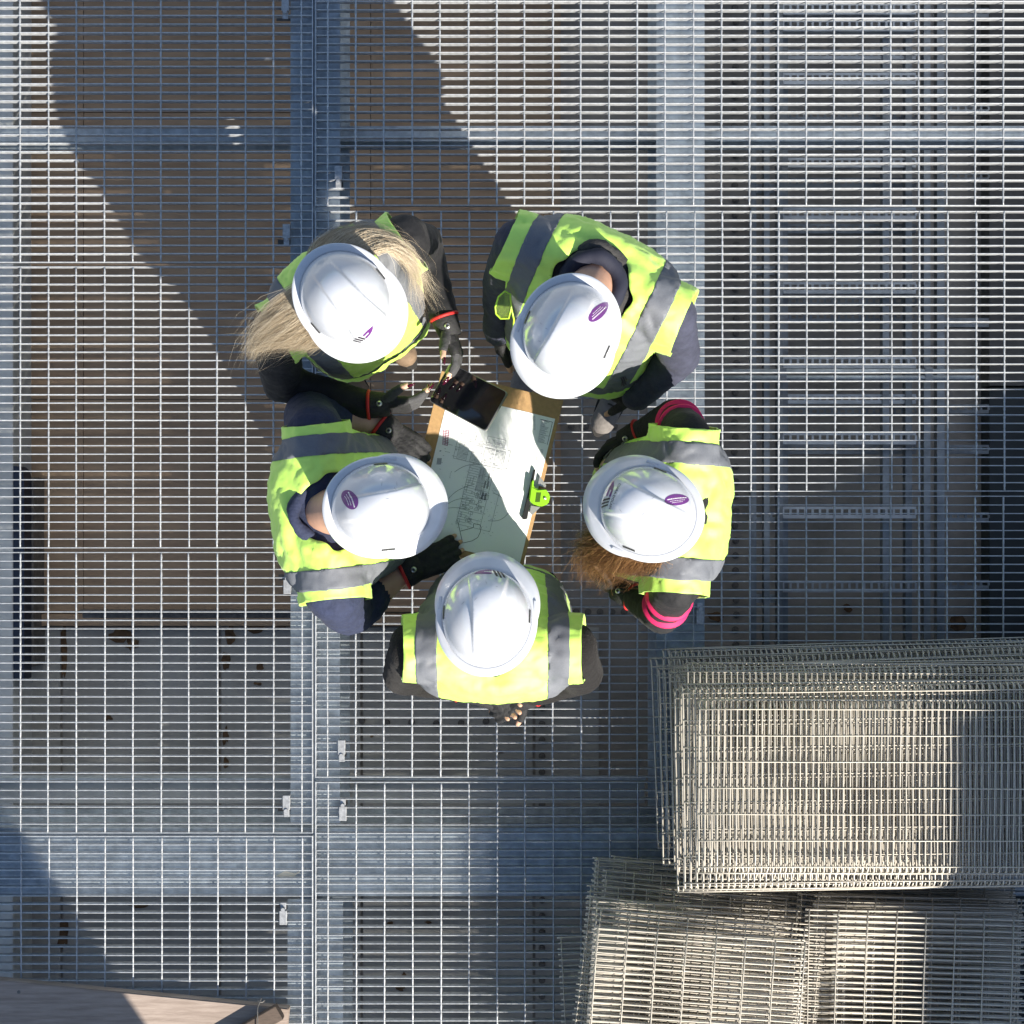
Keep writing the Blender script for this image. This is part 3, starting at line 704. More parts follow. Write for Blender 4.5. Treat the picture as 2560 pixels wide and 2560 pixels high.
# ---- vest: loose shell round the torso, cut cleanly at the arms, neck and hem; tape as strips of its own
def make_vest(P, root):
    T, Ti = P['T'], P['T'].inverted()
    bm = bmesh.new(); loft(bm, [(c, la, fo, hw+P['vinf'], hd+P['vinf']) for c, la, fo, hw, hd in P['vsecs']], 36, 2.9)
    sm = (P['shL']+P['shR'])/2
    for s_, sh in ((1, P['shL']), (-1, P['shR'])):
        capsule(bm, sm+P['lat']*s_*0.07+P['up']*0.012, sh+P['lat']*s_*0.03+P['up']*-0.004, 0.072, 0.079)
        capsule(bm, sh-P['up']*.03, sh+P['lat']*s_*0.035-P['up']*0.045, 0.084, 0.08)
    me = remesh(bm, 0.0085, 10)
    wrinkle(me, 0.012, 10.0, P['seed'])
    wrinkle(me, 0.005, 24.0, P['seed']+9)
    bm = bmesh.new(); bm.from_mesh(me); bpy.data.meshes.remove(me); bm.transform(Ti)
    aw = P.get('aw', 0.222)
    def cut(co, no, clear=True):
        bmesh.ops.bisect_plane(bm, geom=bm.verts[:]+bm.edges[:]+bm.faces[:], plane_co=co, plane_no=no, clear_outer=clear)
    cut((aw, 0, 0), V((1, 0, 0.12)).normalized()); cut((-aw, 0, 0), V((-1, 0, 0.12)).normalized())
    cut((0, 0, P['hem']), (0, 0, -1))
    # neck opening
    kill = []
    for v in bm.verts:
        l, f, u = v.co
        nkf = P.get('nk', 1.0)
        nk = (l/(0.088*nkf))**2+((f-0.005-.09*(1-nkf))/(0.098*nkf))**2 < 1 and u > -0.09
        vf = f > 0.02 and u > -0.26 and abs(l) < 0.088*nkf*(1+u/0.26)
        if nk or vf: kill.append(v)
    bmesh.ops.delete(bm, geom=kill, context='VERTS')
    for _ in range(8):
        new = {}
        for v in bm.verts:
            if v.is_boundary and abs(v.co.x) < 0.12:
                nb = [e_.other_vert(v) for e_ in v.link_edges if e_.is_boundary]
                if len(nb) == 2: new[v] = v.co*0.4+(nb[0].co+nb[1].co)*0.3
        for v, c_ in new.items(): v.co = c_
    b0, b1 = P.get('band', (0.119, 0.184))
    for s_ in (-1, 1):
        for q in (b0, b1): cut((s_*q, 0, 0), (s_, 0, 0), False)
    h0, h1 = P['hem']+0.10, P['hem']+0.15
    for q in (h0, h1): cut((0, 0, q), (0, 0, 1), False)
    bm.normal_update()
    for f in bm.faces:
        c_ = f.calc_center_median(); f.material_index = 0
        if h0 < c_.z < h1: f.material_index = 1
        elif b0 < c_.x < b1 and c_.z > h1: f.material_index = 2
        elif -b1 < c_.x < -b0 and c_.z > h1: f.material_index = 3
    base = bpy.data.meshes.new('vest'); bm.to_mesh(base)
    parts = []
    for key in (1, 2, 3):
        b2 = bm.copy()
        bmesh.ops.delete(b2, geom=[f for f in b2.faces if f.material_index != key], context='FACES')
        for f in b2.faces: f.material_index = 0
        b2.transform(T); b2.normal_update()
        for v in b2.verts: v.co += v.normal*0.0046
        left = set(b2.faces)
        while left:
            st_ = [left.pop()]; isl = list(st_)
            while st_:
                f = st_.pop()
                for e_ in f.edges:
                    for f2 in e_.link_faces:
                        if f2 in left: left.discard(f2); st_.append(f2); isl.append(f2)
            if len(isl) < 60: continue
            idm = {}; vv_ = []; ff_ = []
            for f in isl:
                for v in f.verts:
                    if v not in idm: idm[v] = len(vv_); vv_.append(v.co.copy())
                ff_.append([idm[v] for v in f.verts])
            m2 = bpy.data.meshes.new('reflective_strip'); m2.from_pydata(vv_, [], ff_); m2.update()
            m2.polygons.foreach_set('use_smooth', [True]*len(m2.polygons)); m2.materials.append(TAPE); parts.append(m2)
        b2.free()
    bm.free(); base.polygons.foreach_set('material_index', [0]*len(base.polygons)); base.transform(T); base.polygons.foreach_set('use_smooth', [True]*len(base.polygons)); base.materials.append(LIME)
    vo = link('hi_vis_vest', base, None, root)
    so = vo.modifiers.new('thick', 'SOLIDIFY'); so.thickness = 0.004; so.offset = 1.0
    for m2 in parts:
        o = link('reflective_strip', m2, None, vo); so = o.modifiers.new('thick', 'SOLIDIFY'); so.thickness = 0.0012; so.offset = 1.0
    # bound edge along the neck opening
    return vo
def project_print(target, polys, org, ex, ey, dr, off, name, m, parent):
    """print laid on a garment: polygons in the plane (org, ex, ey) thrown along dr onto the target mesh"""
    from mathutils.bvhtree import BVHTree
    tm = target.data; bv = BVHTree.FromPolygons([v.co for v in tm.vertices], [p.vertices for p in tm.polygons])
    bm = bmesh.new()
    for poly in polys: bm.faces.new([bm.verts.new((x, y, 0)) for x, y in poly])
    bmesh.ops.triangulate(bm, faces=bm.faces[:])
    for _ in range(3):
        lng = [e_ for e_ in bm.edges if e_.calc_length() > 0.007]
        if not lng: break
        bmesh.ops.subdivide_edges(bm, edges=lng, cuts=1); bmesh.ops.triangulate(bm, faces=[f for f in bm.faces if len(f.verts) > 3])
    dead = []
    for v in bm.verts:
        o = org+ex*v.co.x+ey*v.co.y
        hit, nrm_, _, _ = bv.ray_cast(o-dr*0.6, dr)
        if hit is None: dead.append(v)
        else:
            if nrm_.dot(dr) > 0: nrm_ = -nrm_
            v.co = hit+nrm_*off
    bmesh.ops.delete(bm, geom=dead, context='VERTS')
    return link(name, me_from(bm, name), m, parent)

def make_person(P):
    g = P
    root = thing('person', (g['hip'].x, g['hip'].y, 0), g['label'], 'person')
    _l = g['shL']-g['shR']; g['hip'] = g['hip']+V((_l.y, -_l.x, 0)).normalized()*g.get('hipf', 0.05)
    shL, shR = g['shL'], g['shR']; sm = (shL+shR)/2; lat = (shL-shR).normalized()
    up0 = (sm-g['hip']).normalized(); fwd = up0.cross(lat)*-1 if False else lat.cross(up0)
    # lat = left, up, forward = lat x up
    fwd = lat.cross(up0).normalized(); up = fwd.cross(lat).normalized()
    g['lat'], g['up'], g['fwd'] = lat, up, fwd
    T = Matrix((( lat.x, fwd.x, up.x, sm.x), (lat.y, fwd.y, up.y, sm.y), (lat.z, fwd.z, up.z, sm.z), (0, 0, 0, 1))); g['T'] = T
    k = g.get('size', 1.0)
    LH = (sm-g['hip']).length
    def sec(u, hw, hd, df=0.0):
        return (g['hip']+(sm-g['hip'])*u+fwd*df, lat, fwd, hw*k, hd*k)
    secs = [sec(-0.08, .150, .105), sec(0.08, .168, .118), sec(0.35, .152, .108), sec(0.62, .170, .120, .004), sec(0.85, .176, .118, 0), sec(1.0, .150, .088, -.006), sec(1.13, .085, .065, .004)]
    g['vsecs'] = [sec(-0.2, .182, .150, .025), sec(0.08, .182, .148, .026), sec(.35, .176, .144, .026), sec(.62, .176, .134, .014)]+[sec(.85, .186, .126, .004), sec(1.0, .172, .100, -.006), sec(1.10, .115, .075)]
    g['vinf'] = g.get('vinf', 0.014)
    g['hem'] = -LH*1.08
    # ---- body below the head
    prims = []
    M = g['mats']; mats = [g['skin'], g['trousers'], g['top'], g.get('sleeve', g['top'])]
    hipL, hipR = g['hip']+lat*0.09, g['hip']-lat*0.09
    for s_, hp_, kn, an in ((1, hipL, g['knL'], g['anL']), (-1, hipR, g['knR'], g['anR'])):
        prims += [(hp_, kn, .088*k, .062*k, 1), (kn, an, .062*k, .05*k, 1)]
    arm = g.get('arm', (.062, .052, .050, .036)); bare = g.get('bare', False)
    for sh, el, wr in ((shL, g['elL'], g['wrL']), (shR, g['elR'], g['wrR'])):
        prims.append((sh, el, arm[0]*k, arm[1]*k, 3))
        if bare:
            q = el+(wr-el)*0.30
            prims += [(el, q, arm[1]*k, arm[1]*k*0.98, 3), (q, wr, .043, .030, 0)]
        else:
            prims.append((el, wr, arm[2]*k, arm[3]*k, 3))
    bm = bmesh.new(); loft(bm, secs, 28)
    for a, b, ra, rb, kk in prims: capsule(bm, a, b, ra, rb)
    for s_, sh in ((1, shL), (-1, shR)): capsule(bm, sm+lat*s_*.06+up*.01, sh, .062*k, arm[0]*k*1.08)
    nb = sm+up*0.06+fwd*0.01; hd_ = g['head']
    me = remesh(bm, 0.010, 6)
    tors = [(c, c, hw*0.9, hw*0.9, 1 if i < 2 else 2) for i, (c, la, fo, hw, hd) in enumerate(secs)]
    # bare forearms must not swell
    wr_mask = lambda p: 1.0
    wrinkle(me, g.get('wr', 0.006), g.get('wrs', 14.0), g['seed']+3)
    paint(me, prims+tors, mats)
    pieces = [me]
    # ---- head and neck
    h = hd_; hf = g['hdir']; hl = V((0, 0, 1)).cross(hf).normalized(); hu = hf.cross(hl).normalized()
    hp2 = [(nb-up*0.03, h-hu*0.06-hf*0.03, .060, .055, 0), (h+hu*0.02-hf*0.015, h+hu*0.015+hf*0.025, .080, .076, 0),
           (h-hu*0.05+hf*0.035, h-hu*0.075+hf*0.055, .058, .035, 0), (h-hu*0.005+hf*0.098, h-hu*0.035+hf*0.112, .009, .014, 0)]
    for s_ in (-1, 1): hp2.append((h+hl*s_*0.082-hu*0.0, h+hl*s_*0.086-hu*0.035, .016, .011, 0))
    hh = [(h-hf*0.082+hu*0.0, h-hf*0.074-hu*0.105, .038, .026, 1)]+[(h-hf*0.06+hl*q*.05-hu*.01, h-hf*.055+hl*q*.045-hu*.07, .03, .022, 1) for q in (-1, 1)]
    bm = bmesh.new()
    for a, b, ra, rb, kk in hp2+(hh if not g.get('bald') else []): capsule(bm, a, b, ra, rb)
    hm = remesh(bm, 0.006, 5)
    eyes = []
    hair_tags = [(h+hu*0.06-hf*0.02, h-hf*0.07-hu*0.03, .075, .035, 1), (h-hu*0.068+hf*0.098, h-hu*0.068+hf*0.098, .006, .006, 2)]
    paint(hm, hp2+hair_tags+(hh if not g.get('bald') else []), [g['skin'], g['hairmat'], LIPS]); pieces.append(hm)
    bm = bmesh.new()
    for s_ in (-1, 1): bmesh.ops.create_icosphere(bm, subdivisions=2, radius=0.012, matrix=Matrix.Translation(h+hl*s_*0.032+hf*0.086+hu*0.004))
    e1 = me_from(bm, 'e', True); e1.materials.append(EYE); pieces.append(e1)
    bm = bmesh.new()
    for s_ in (-1, 1): bmesh.ops.create_icosphere(bm, subdivisions=1, radius=0.006, matrix=Matrix.Translation(h+hl*s_*0.032+hf*0.0935+hu*0.002))
    e2 = me_from(bm, 'e', True); e2.materials.append(IRIS); pieces.append(e2)
    # ---- hands
    gloves = []
    for side in ('L', 'R'):
        hs = g['hand'+side]; wr = g['wr'+side]; thumb = hs['thumb']
        pr2, tips = hand_prims(wr+hs['d'].normalized()*0.025, hs['d'], hs['n'], thumb, hs['curl'], hs.get('spread', .1), hs.get('size', 1.0)*g.get('hsize', 1.0), hs.get('tcurl', .25))
        hm = mesh_prims(pr2, 0.0042, 0, 2); paint(hm, pr2, [g['skin'], g['skin']]); pieces.append(hm)
        if g.get('nails'):
            bm = bmesh.new()
            for p, dv, n_ in tips:
                nn = -(n_-dv*n_.dot(dv)).normalized(); sx = dv.cross(nn)
                Mx = Matrix(((dv.x, sx.x, nn.x, 0), (dv.y, sx.y, nn.y, 0), (dv.z, sx.z, nn.z, 0), (0, 0, 0, 1)))
                bmesh.ops.create_icosphere(bm, subdivisions=2, radius=1, matrix=Matrix.Translation(p+dv*0.009+nn*0.004) @ Mx @ Matrix.Diagonal((0.0135, 0.0062, 0.0042, 1)))
            nm = me_from(bm, 'n', True); nm.materials.append(NAIL); pieces.append(nm)
        if g.get('gloves'):
            gm = mesh_prims(pr2, 0.0042, 0.0024, 2, kinds=(0,)); wrinkle(gm, 0.0022, 55, g['seed'])
            gp = [(a, b, ra, rb, (1 if i > 4 else 0)) for i, (a, b, ra, rb, kk) in enumerate(pr2)]
            paint(gm, gp, [GLOVE, GLOVE2 if g.get('greyfing') else GLOVE]); gloves.append((side, gm, wr, hs))
    link('body', merge('body', pieces), None, root)
    for side, gm, wr, hs in gloves:
        go = link('glove', gm, None, root); d = hs['d'].normalized(); n = (hs['n']-d*hs['n'].dot(d)).normalized(); t = d.cross(n)
        bm = bmesh.new(); c = wr+d*0.012; nn = 20
        loft(bm, [(c+d*x_, t, n, w_, w_*0.86) for x_, w_ in ((-.012, .0400), (-.006, .0415), (.004, .0415), (.045, .035))], 20, 2.2)
        link('cuff', me_from(bm, 'cuff', True), GLOVE, go)
        if not g.get('notrim'):
          bm = bmesh.new(); tube(bm, [c-d*0.011+t*math.cos(2*math.pi*q/24)*.0425+n*math.sin(2*math.pi*q/24)*.0370 for q in range(24)], 0.0048, 8, True); link('cuff_trim', me_from(bm, 'cuff_trim', True), REDC, go)
        bu = c+d*0.022-n*0.0305+V((0, 0, 0)); ups = V((0, 0, 1)); ups = (ups-d*ups.dot(d)).normalized()
        rad = 0.0395 if abs(ups.dot(t)) > 0.7 else 0.034
        bu = c+d*0.02+ups*rad
        if g.get('notrim'): continue
        bm = bmesh.new(); cyl(bm, bu, bu+ups*0.004, 0.0085, 0.007, 16); link('snap_button', me_from(bm, 'snap_button', True), SNAP, go)
        bm = bmesh.new(); cyl(bm, bu+ups*0.0041, bu+ups*0.0048, 0.0042, seg=14); link('snap_centre', me_from(bm, 'snap_centre'), SLOT, go)
    # ---- boots
    for an, toe in ((g['anL'], g['toL']), (g['anR'], g['toR'])):
        f = V((toe.x-an.x, toe.y-an.y, 0)); f.normalize(); sd_ = V((-f.y, f.x, 0)); t0 = V((toe.x, toe.y, 0))
        bm = bmesh.new()
        capsule(bm, t0-f*0.052+V((0, 0, .048)), t0-f*0.15+V((0, 0, .062)), .043, .043)
        capsule(bm, t0-f*0.15+V((0, 0, .06)), t0-f*0.235+V((0, 0, .055)), .042, .040)
        capsule(bm, t0-f*0.19+V((0, 0, .06)), t0-f*0.205+V((0, 0, .16)), .046, .052)
        bmm = remesh(bm, 0.008, 5); wrinkle(bmm, .0025, 30, g['seed']); bmm.materials.append(g['boot'])
        bo = link('boot', bmm, None, root)
        out_ = []
        for q in range(28):
            a = 2*math.pi*q/28; x_ = math.cos(a); y_ = math.sin(a)
            out_.append(t0-f*0.142+f*x_*0.144+sd_*y_*(0.050 if x_ > -0.2 else 0.043)*(1-0.12*x_*x_))
        bm = bmesh.new(); prism(bm, [p[:2] for p in out_], 0.006, 0.026); link('sole', me_from(bm, 'sole'), SOLE, bo)
        bm = bmesh.new()
        for q in range(4):
            c = t0-f*(0.115+q*0.022)+V((0, 0, 0.095+q*0.009)); tube(bm, [c-sd_*.03+V((0, 0, -.012)), c+V((0, 0, .012)), c+sd_*.03+V((0, 0, -.012))], .003, 5)
        link('lace', me_from(bm, 'lace'), SOLE, bo, kind='stuff')
    # ---- vest
    vo = make_vest(g, root)
    # ---- helmet
    pit = g.get('pitch', R(16)); roll = g.get('roll', 0)
    yaw = math.atan2(-g['hface'].x, g['hface'].y)
    HT = Matrix.Translation(g['rim']) @ Matrix.Rotation(yaw, 4, 'Z') @ Matrix.Rotation(-pit, 4, 'X') @ Matrix.Rotation(roll, 4, 'Y')
    hm = HELMET.copy(); hm.transform(HT)
    ho = link('hard_hat', hm, None, root); g['HT'] = HT
    for s_ in (-1, 1):
        link('side_slot', on_shell([[(s_*0.097, -.016), (s_*0.097, .016), (s_*0.1003, .016), (s_*0.1003, -.016)]], .0012, HT, 'side_slot'), SLOT, ho)
        b_ = bmesh.new(); box(b_, V((s_*0.111, 0.03, -0.001)), (.007, .03, .006), bevel=.0015); b_.transform(HT); link('accessory_clip', me_from(b_, 'accessory_clip'), HELM, ho)
    if g.get('oval'):
        cx, cy, rot = g['oval']
        link('sticker', on_shell([oval(cx, cy, .023, .0135, 28, rot)], .0006, HT, 'sticker'), PURPLE, ho)
        q = []
        for j, (w_, y_) in enumerate(((.017, .003), (.013, -.002), (.010, -.006))):
            xx = -w_
            while xx < w_:
                l_ = rnd.uniform(.0012, .003); th = .0011 if j == 0 else .0005
                q.append([(xx, y_-th), (xx+l_, y_-th), (xx+l_, y_+th), (xx, y_+th)]); xx += l_+.0008
        link('sticker_print', on_shell(xf(q, cx, cy, 1, rot), .0010, HT, 'sticker_print'), WHITEP, ho, kind='stuff')
    if g.get('logo'):
        cx, cy, s_, rot = g['logo'][:4]
        link('emblem', on_shell(xf(LEAF, cx, cy, s_, rot), .0007, HT, 'emblem'), PURPLE, ho)
        for st in STROKES:
            link('emblem_stroke', on_shell(xf([st], cx, cy, s_, rot), .0007, HT, 'emblem_stroke'), INK, ho)
        if len(g['logo']) > 4:
            tp = text_polys(g['logo'][4], 0.0095)
            link('name_print', on_shell(xf(tp, cx+0.0*math.cos(rot), cy-0.019, 1, rot), .0007, HT, 'name_print'), INK, ho)
    # scuffs and scratches
    for q in range(5):
        a = rnd.uniform(0, 6.28); r_ = rnd.uniform(.02, .07); x0, y0 = math.cos(a)*r_, math.sin(a)*r_; b = rnd.uniform(0, 6.28); L = rnd.uniform(.002, .010)
        ex_, ey_ = math.cos(b)*L, math.sin(b)*L; nx_, ny_ = -math.sin(b)*.00035, math.cos(b)*.00035
        link('scuff', on_shell([[(x0-nx_, y0-ny_), (x0+ex_, y0+ey_), (x0+nx_, y0+ny_), (x0-ex_, y0-ey_)]], .0004, HT, 'scuff'), TAPE, ho)
    REC[g['key']] = g
    return root, vo, ho
HELMET = helmet_mesh()
REC = {}

def strands(name, guides, n, parent, m, width=0.0011, jit=0.012, frizz=0.004, seed=1, seg=9, clump=0.6):
    """hair: each strand blends two neighbouring guide curves and wanders a little"""
    rr = random.Random(seed); bm = bmesh.new()
    G = [[V(p) for p in gd] for gd in guides]
    def ev(gd, t_):
        x = t_*(len(gd)-1); i = min(int(x), len(gd)-2); f = x-i
        p0 = gd[max(i-1, 0)]; p1 = gd[i]; p2 = gd[i+1]; p3 = gd[min(i+2, len(gd)-1)]
        return 0.5*((2*p1)+(p2-p0)*f+(2*p0-5*p1+4*p2-p3)*f*f+(3*p1-p0-3*p2+p3)*f**3)
    for s_ in range(n):
        x = rr.random()*(len(G)-1); i = min(int(x), len(G)-2); f = x-i
        o0 = V((rr.gauss(0, 1), rr.gauss(0, 1), rr.gauss(0, .8)))*jit*0.5; o1 = V((rr.gauss(0, 1), rr.gauss(0, 1), rr.gauss(0, .8)))*jit*(1 if rr.random() > .15 else 2.2)
        T1 = rr.uniform(.5, 1.0) if rr.random() > .12 else rr.uniform(.95, 1.2); ph = rr.random()*50; pts = []
        for k in range(seg+1):
            t_ = min(k/seg*T1, 1.0)
            p = ev(G[i], t_)*(1-f)+ev(G[i+1], t_)*f
            w = V((noise.noise((ph, t_*4, 0)), noise.noise((ph, t_*4, 9)), noise.noise((ph, t_*4, 17))))*frizz*(0.3+t_)
            if k/seg*T1 > 1: w += (ev(G[i], 1)-ev(G[i], .9))*(k/seg*T1-1)*10
            pts.append(p+o0*(1-t_)+o1*t_+w)
        tube(bm, pts, width*rr.uniform(.6, 1.25), 3, taper=lambda q: 1-0.85*q)
    me = me_from(bm, name, True)
    return link(name, me, m, parent, kind='stuff')

# ------------------------------------------------------------------ the five people
def mid_knee(hip, an, f): return (hip+an)/2+f*0.03
def spec(hip, shL, shR, elL, elR, wrL, wrR, toL, toR, rim, face, **kw):
    P = dict(kw); P['hip'] = V(hip)
    P['shL'], P['shR'], P['elL'], P['elR'], P['wrL'], P['wrR'] = [W(*p) for p in (shL, shR, elL, elR, wrL, wrR)]
    fc = V((face[0], face[1], 0)).normalized(); P['hface'] = fc
    lat = P['shL']-P['shR']; bf = V((lat.y, -lat.x, 0)).normalized()
    P['toL'], P['toR'] = V((*toL, 0)), V((*toR, 0))
    P['anL'], P['anR'] = P['toL']-bf*0.2+V((0, 0, .1)), P['toR']-bf*0.2+V((0, 0, .1))
    l2 = lat.normalized()
    P['knL'], P['knR'] = mid_knee(P['hip']+l2*.09, P['anL'], bf), mid_knee(P['hip']-l2*.09, P['anR'], bf)
    P['rim'] = W(*rim); P['head'] = P['rim']+V((0, 0, -0.035))-fc*0.012
    P['hdir'] = (fc+V((0, 0, -0.38))).normalized(); P['mats'] = None
    return P
people = {}
people['blonde'] = make_person(spec((-.475, .63, .92), (1012, 602, 1.36), (690, 832, 1.36), (1058, 612, 1.10), (706, 958, 1.10), (1110, 792, 1.13), (922, 1012, 1.12),
    (-.345, .51), (-.50, .36), (868, 750, 1.615), (.64, -.77), key='blonde', nk=.85, label='person with long blonde hair in lime vest and white helmet holding a tablet',
    skin=SKINP, trousers=TROUSG, top=BLACK, sleeve=BLACK, hairmat=HAIRD, boot=BOOTT, gloves=True, greyfing=True, nails=True, seed=2, size=.93, hsize=.93, vinf=.016, aw=.205, band=(.118, .166), wr=.007, wrs=16, arm=(.067, .06, .056, .042), logo=(0.02, .078, .055, R(8)),
    handL=dict(d=V((.33, -.94, -.02)), n=V((-.93, -.33, -.15)), thumb=-1, curl=(.42, .45, .5, .55), spread=.06), handR=dict(d=V((1, .0, .0)), n=V((.0, .95, -.25)), thumb=1, curl=(.35, .42, .5, .55), spread=.06)))
people['grey'] = make_person(spec((.235, .60, .95), (1678, 788, 1.42), (1298, 612, 1.42), (1698, 890, 1.15), (1256, 706, 1.14), (1590, 990, .95), (1246, 826, .95),
    (.298, .268), (.012, .397), (1420, 832, 1.68), (-.40, -.92), key='grey', nk=.88, label='person in lime vest over dark hooded jacket and grey shoes, upper right of the group',
    skin=SKIN, trousers=TROUS, top=BLACK, sleeve=SLATE, hairmat=HAIRD, boot=BOOTG, gloves=True, notrim=True, seed=5, size=1.02, aw=.246, band=(.140, .196), vinf=.022, arm=(.060, .054, .052, .042), wr=.008, wrs=13, oval=(-.045, -.080, R(60)),
    handL=dict(d=V((-.05, .15, -1)), n=V((-.5, .3, 0)), thumb=-1, curl=.5), handR=dict(d=V((.05, -.15, -1)), n=V((.9, 0, 0)), thumb=1, curl=.5)))
people['navy'] = make_person(spec((-.53, .01, .95), (790, 1082, 1.40), (832, 1480, 1.40), (772, 1036, 1.12), (872, 1528, 1.12), (950, 1060, 1.08), (1008, 1436, 1.05),
    (-.375, .20), (-.40, -.12), (955, 1268, 1.66), (.995, .09), key='navy', nk=.82, label='person in lime vest over navy short sleeves, left of the drawing board',
    skin=SKIN, trousers=TROUS, top=NAVY, sleeve=NAVY, hairmat=HAIRD, boot=BOOTT, gloves=True, bare=True, seed=11, size=1.02, aw=.225, band=(.140, .192), vinf=.018, oval=(-.022, -.088, R(8)), arm=(.07, .066, .05, .036), wr=.006, wrs=15,
    handL=dict(d=V((.80, -.60, -.05)), n=V((-.2, -.2, -1)), thumb=-1, curl=(.12, .4, .45, .5), spread=.08), handR=dict(d=V((.90, .42, -.08)), n=V((0, .1, -1)), thumb=1, curl=.28, spread=.05, tcurl=.05)))
people['pink'] = make_person(spec((.47, 0, .90), (1690, 1462, 1.35), (1716, 1092, 1.35), (1652, 1540, 1.15), (1688, 1040, 1.15), (1580, 1492, .97), (1598, 1082, .99),
    (.283, -.205), (.33, .19), (1617, 1277, 1.605), (-.93, .37), key='pink', nk=.5, label='person with brown hair and pink-striped sleeves in lime vest, right of the drawing board',
    skin=SKINP, trousers=TROUS, top=BLACK, sleeve=BLACK, hairmat=HAIRD, boot=BOOTT, gloves=True, seed=17, size=.97, hsize=.93, aw=.215, band=(.118, .172), vinf=.018, oval=(.044, -.072, R(-50)), logo=(0.0, .076, .066, R(180), 'CIARA DOLAN'), wr=.006,
    handL=dict(d=V((-.8, .35, -.4)), n=V((.0, .8, -.3)), thumb=-1, curl=.5), handR=dict(d=V((-.8, -.35, -.4)), n=V((0, -.8, -.3)), thumb=1, curl=.5)))
people['fleece'] = make_person(spec((-.04, -.40, .95), (1042, 1622, 1.40), (1422, 1622, 1.40), (1012, 1684, 1.12), (1452, 1684, 1.12), (1150, 1718, .97), (1330, 1730, .98),
    (-.17, -.22), (.135, -.215), (1217, 1543, 1.66), (.045, 1), key='fleece', nk=.55, label='person in lime vest over black fleece with hands clasped behind, bottom of the group',
    skin=SKIN, trousers=TROUS, top=FLEECE, sleeve=FLEECE, hairmat=HAIRD, boot=BOOTT, gloves=True, greyfing=False, seed=23, size=1.0, aw=.228, band=(.137, .190), vinf=.018, logo=(0.002, .082, .070, 0.0), wr=.006, wrs=18, arm=(.068, .06, .056, .042),
    handL=dict(d=V((.9, -.3, -.15)), n=V((.1, -.6, .7)), thumb=-1, curl=.35), handR=dict(d=V((-.78, -.48, -.3)), n=V((-.25, .2, -.9)), thumb=1, curl=(.40, .44, .55, .6), spread=.16, size=.92)))

def hair_mat(name, c0, c1, c2):
    m = bpy.data.materials.new(name); m.use_nodes = True; t = m.node_tree; b = t.nodes['Principled BSDF']
    ge = t.nodes.new('ShaderNodeNewGeometry'); cr = t.nodes.new('ShaderNodeValToRGB'); el = cr.color_ramp.elements
    el[0].color = (*c0, 1); el[1].color = (*c2, 1); e_ = el.new(.5); e_.color = (*c1, 1)
    t.links.new(ge.outputs['Random Per Island'], cr.inputs[0]); t.links.new(cr.outputs[0], b.inputs['Base Color'])
    b.inputs['Roughness'].default_value = .42; b.inputs['Specular IOR Level'].default_value = .6
    return m
HAIRB_ = hair_mat('hair_blonde_strand', (.36, .27, .17), (.60, .49, .34), (.84, .76, .60)); HAIRN_ = hair_mat('hair_brown_strand', (.07, .03, .012), (.25, .125, .045), (.46, .26, .11))
HAIRB = mat('hair_blonde', (0.60, 0.47, 0.30), rough=0.45, col2=(0.26, 0.18, 0.10), vscale=55, spec=0.6)
HAIRN = mat('hair_brown', (0.36, 0.19, 0.075), rough=0.45, col2=(0.12, 0.06, 0.025), vscale=70, spec=0.6)
pr0 = people['blonde'][0]
strands('hair', [[W(770, 700, 1.60), W(705, 745, 1.54), (W(655, 800, 1.45)), W(632, 872, 1.34)], [W(775, 750, 1.59), W(710, 790, 1.53), W(662, 830, 1.46), W(636, 888, 1.38)],
                 [W(795, 790, 1.57), W(740, 830, 1.52), W(685, 850, 1.47), W(640, 860, 1.43)], [W(830, 830, 1.56), W(790, 860, 1.51), W(745, 868, 1.47), W(685, 858, 1.45)]], 5200, pr0, HAIRB_, width=.0004, jit=.013, frizz=.012, seed=3)
strands('hair', [[W(770, 650, 1.57), W(795, 605, 1.53), W(865, 572, 1.49), W(950, 578, 1.46), W(1040, 655, 1.43)], [W(800, 630, 1.585), W(845, 592, 1.545), W(920, 580, 1.51), W(1000, 612, 1.47), W(1056, 700, 1.43)],
                 [W(860, 615, 1.59), W(915, 585, 1.555), W(980, 602, 1.51), W(1035, 655, 1.47), W(1058, 735, 1.42)], [W(930, 635, 1.59), W(975, 625, 1.555), W(1015, 655, 1.51), W(1036, 700, 1.48), W(1028, 752, 1.45)]], 2200, pr0, HAIRB_, width=.0004, jit=.009, frizz=.016, seed=4, seg=12)
pr3 = people['pink'][0]
strands('hair', [[W(1520, 1320, 1.54), W(1480, 1325, 1.46), W(1455, 1340, 1.37), W(1446, 1385, 1.28)], [W(1530, 1350, 1.54), W(1495, 1368, 1.47), W(1465, 1385, 1.38), W(1452, 1425, 1.3)], [W(1565, 1375, 1.54), W(1530, 1398, 1.47), W(1500, 1412, 1.41), W(1476, 1445, 1.32)],
                 [W(1605, 1385, 1.53), W(1580, 1408, 1.47), W(1550, 1422, 1.43), W(1515, 1440, 1.37)], [W(1655, 1390, 1.51), W(1640, 1410, 1.47), W(1610, 1418, 1.44), W(1565, 1424, 1.42)]], 3600, pr3, HAIRN_, width=.00048, jit=.016, frizz=.022, seed=5, seg=11)

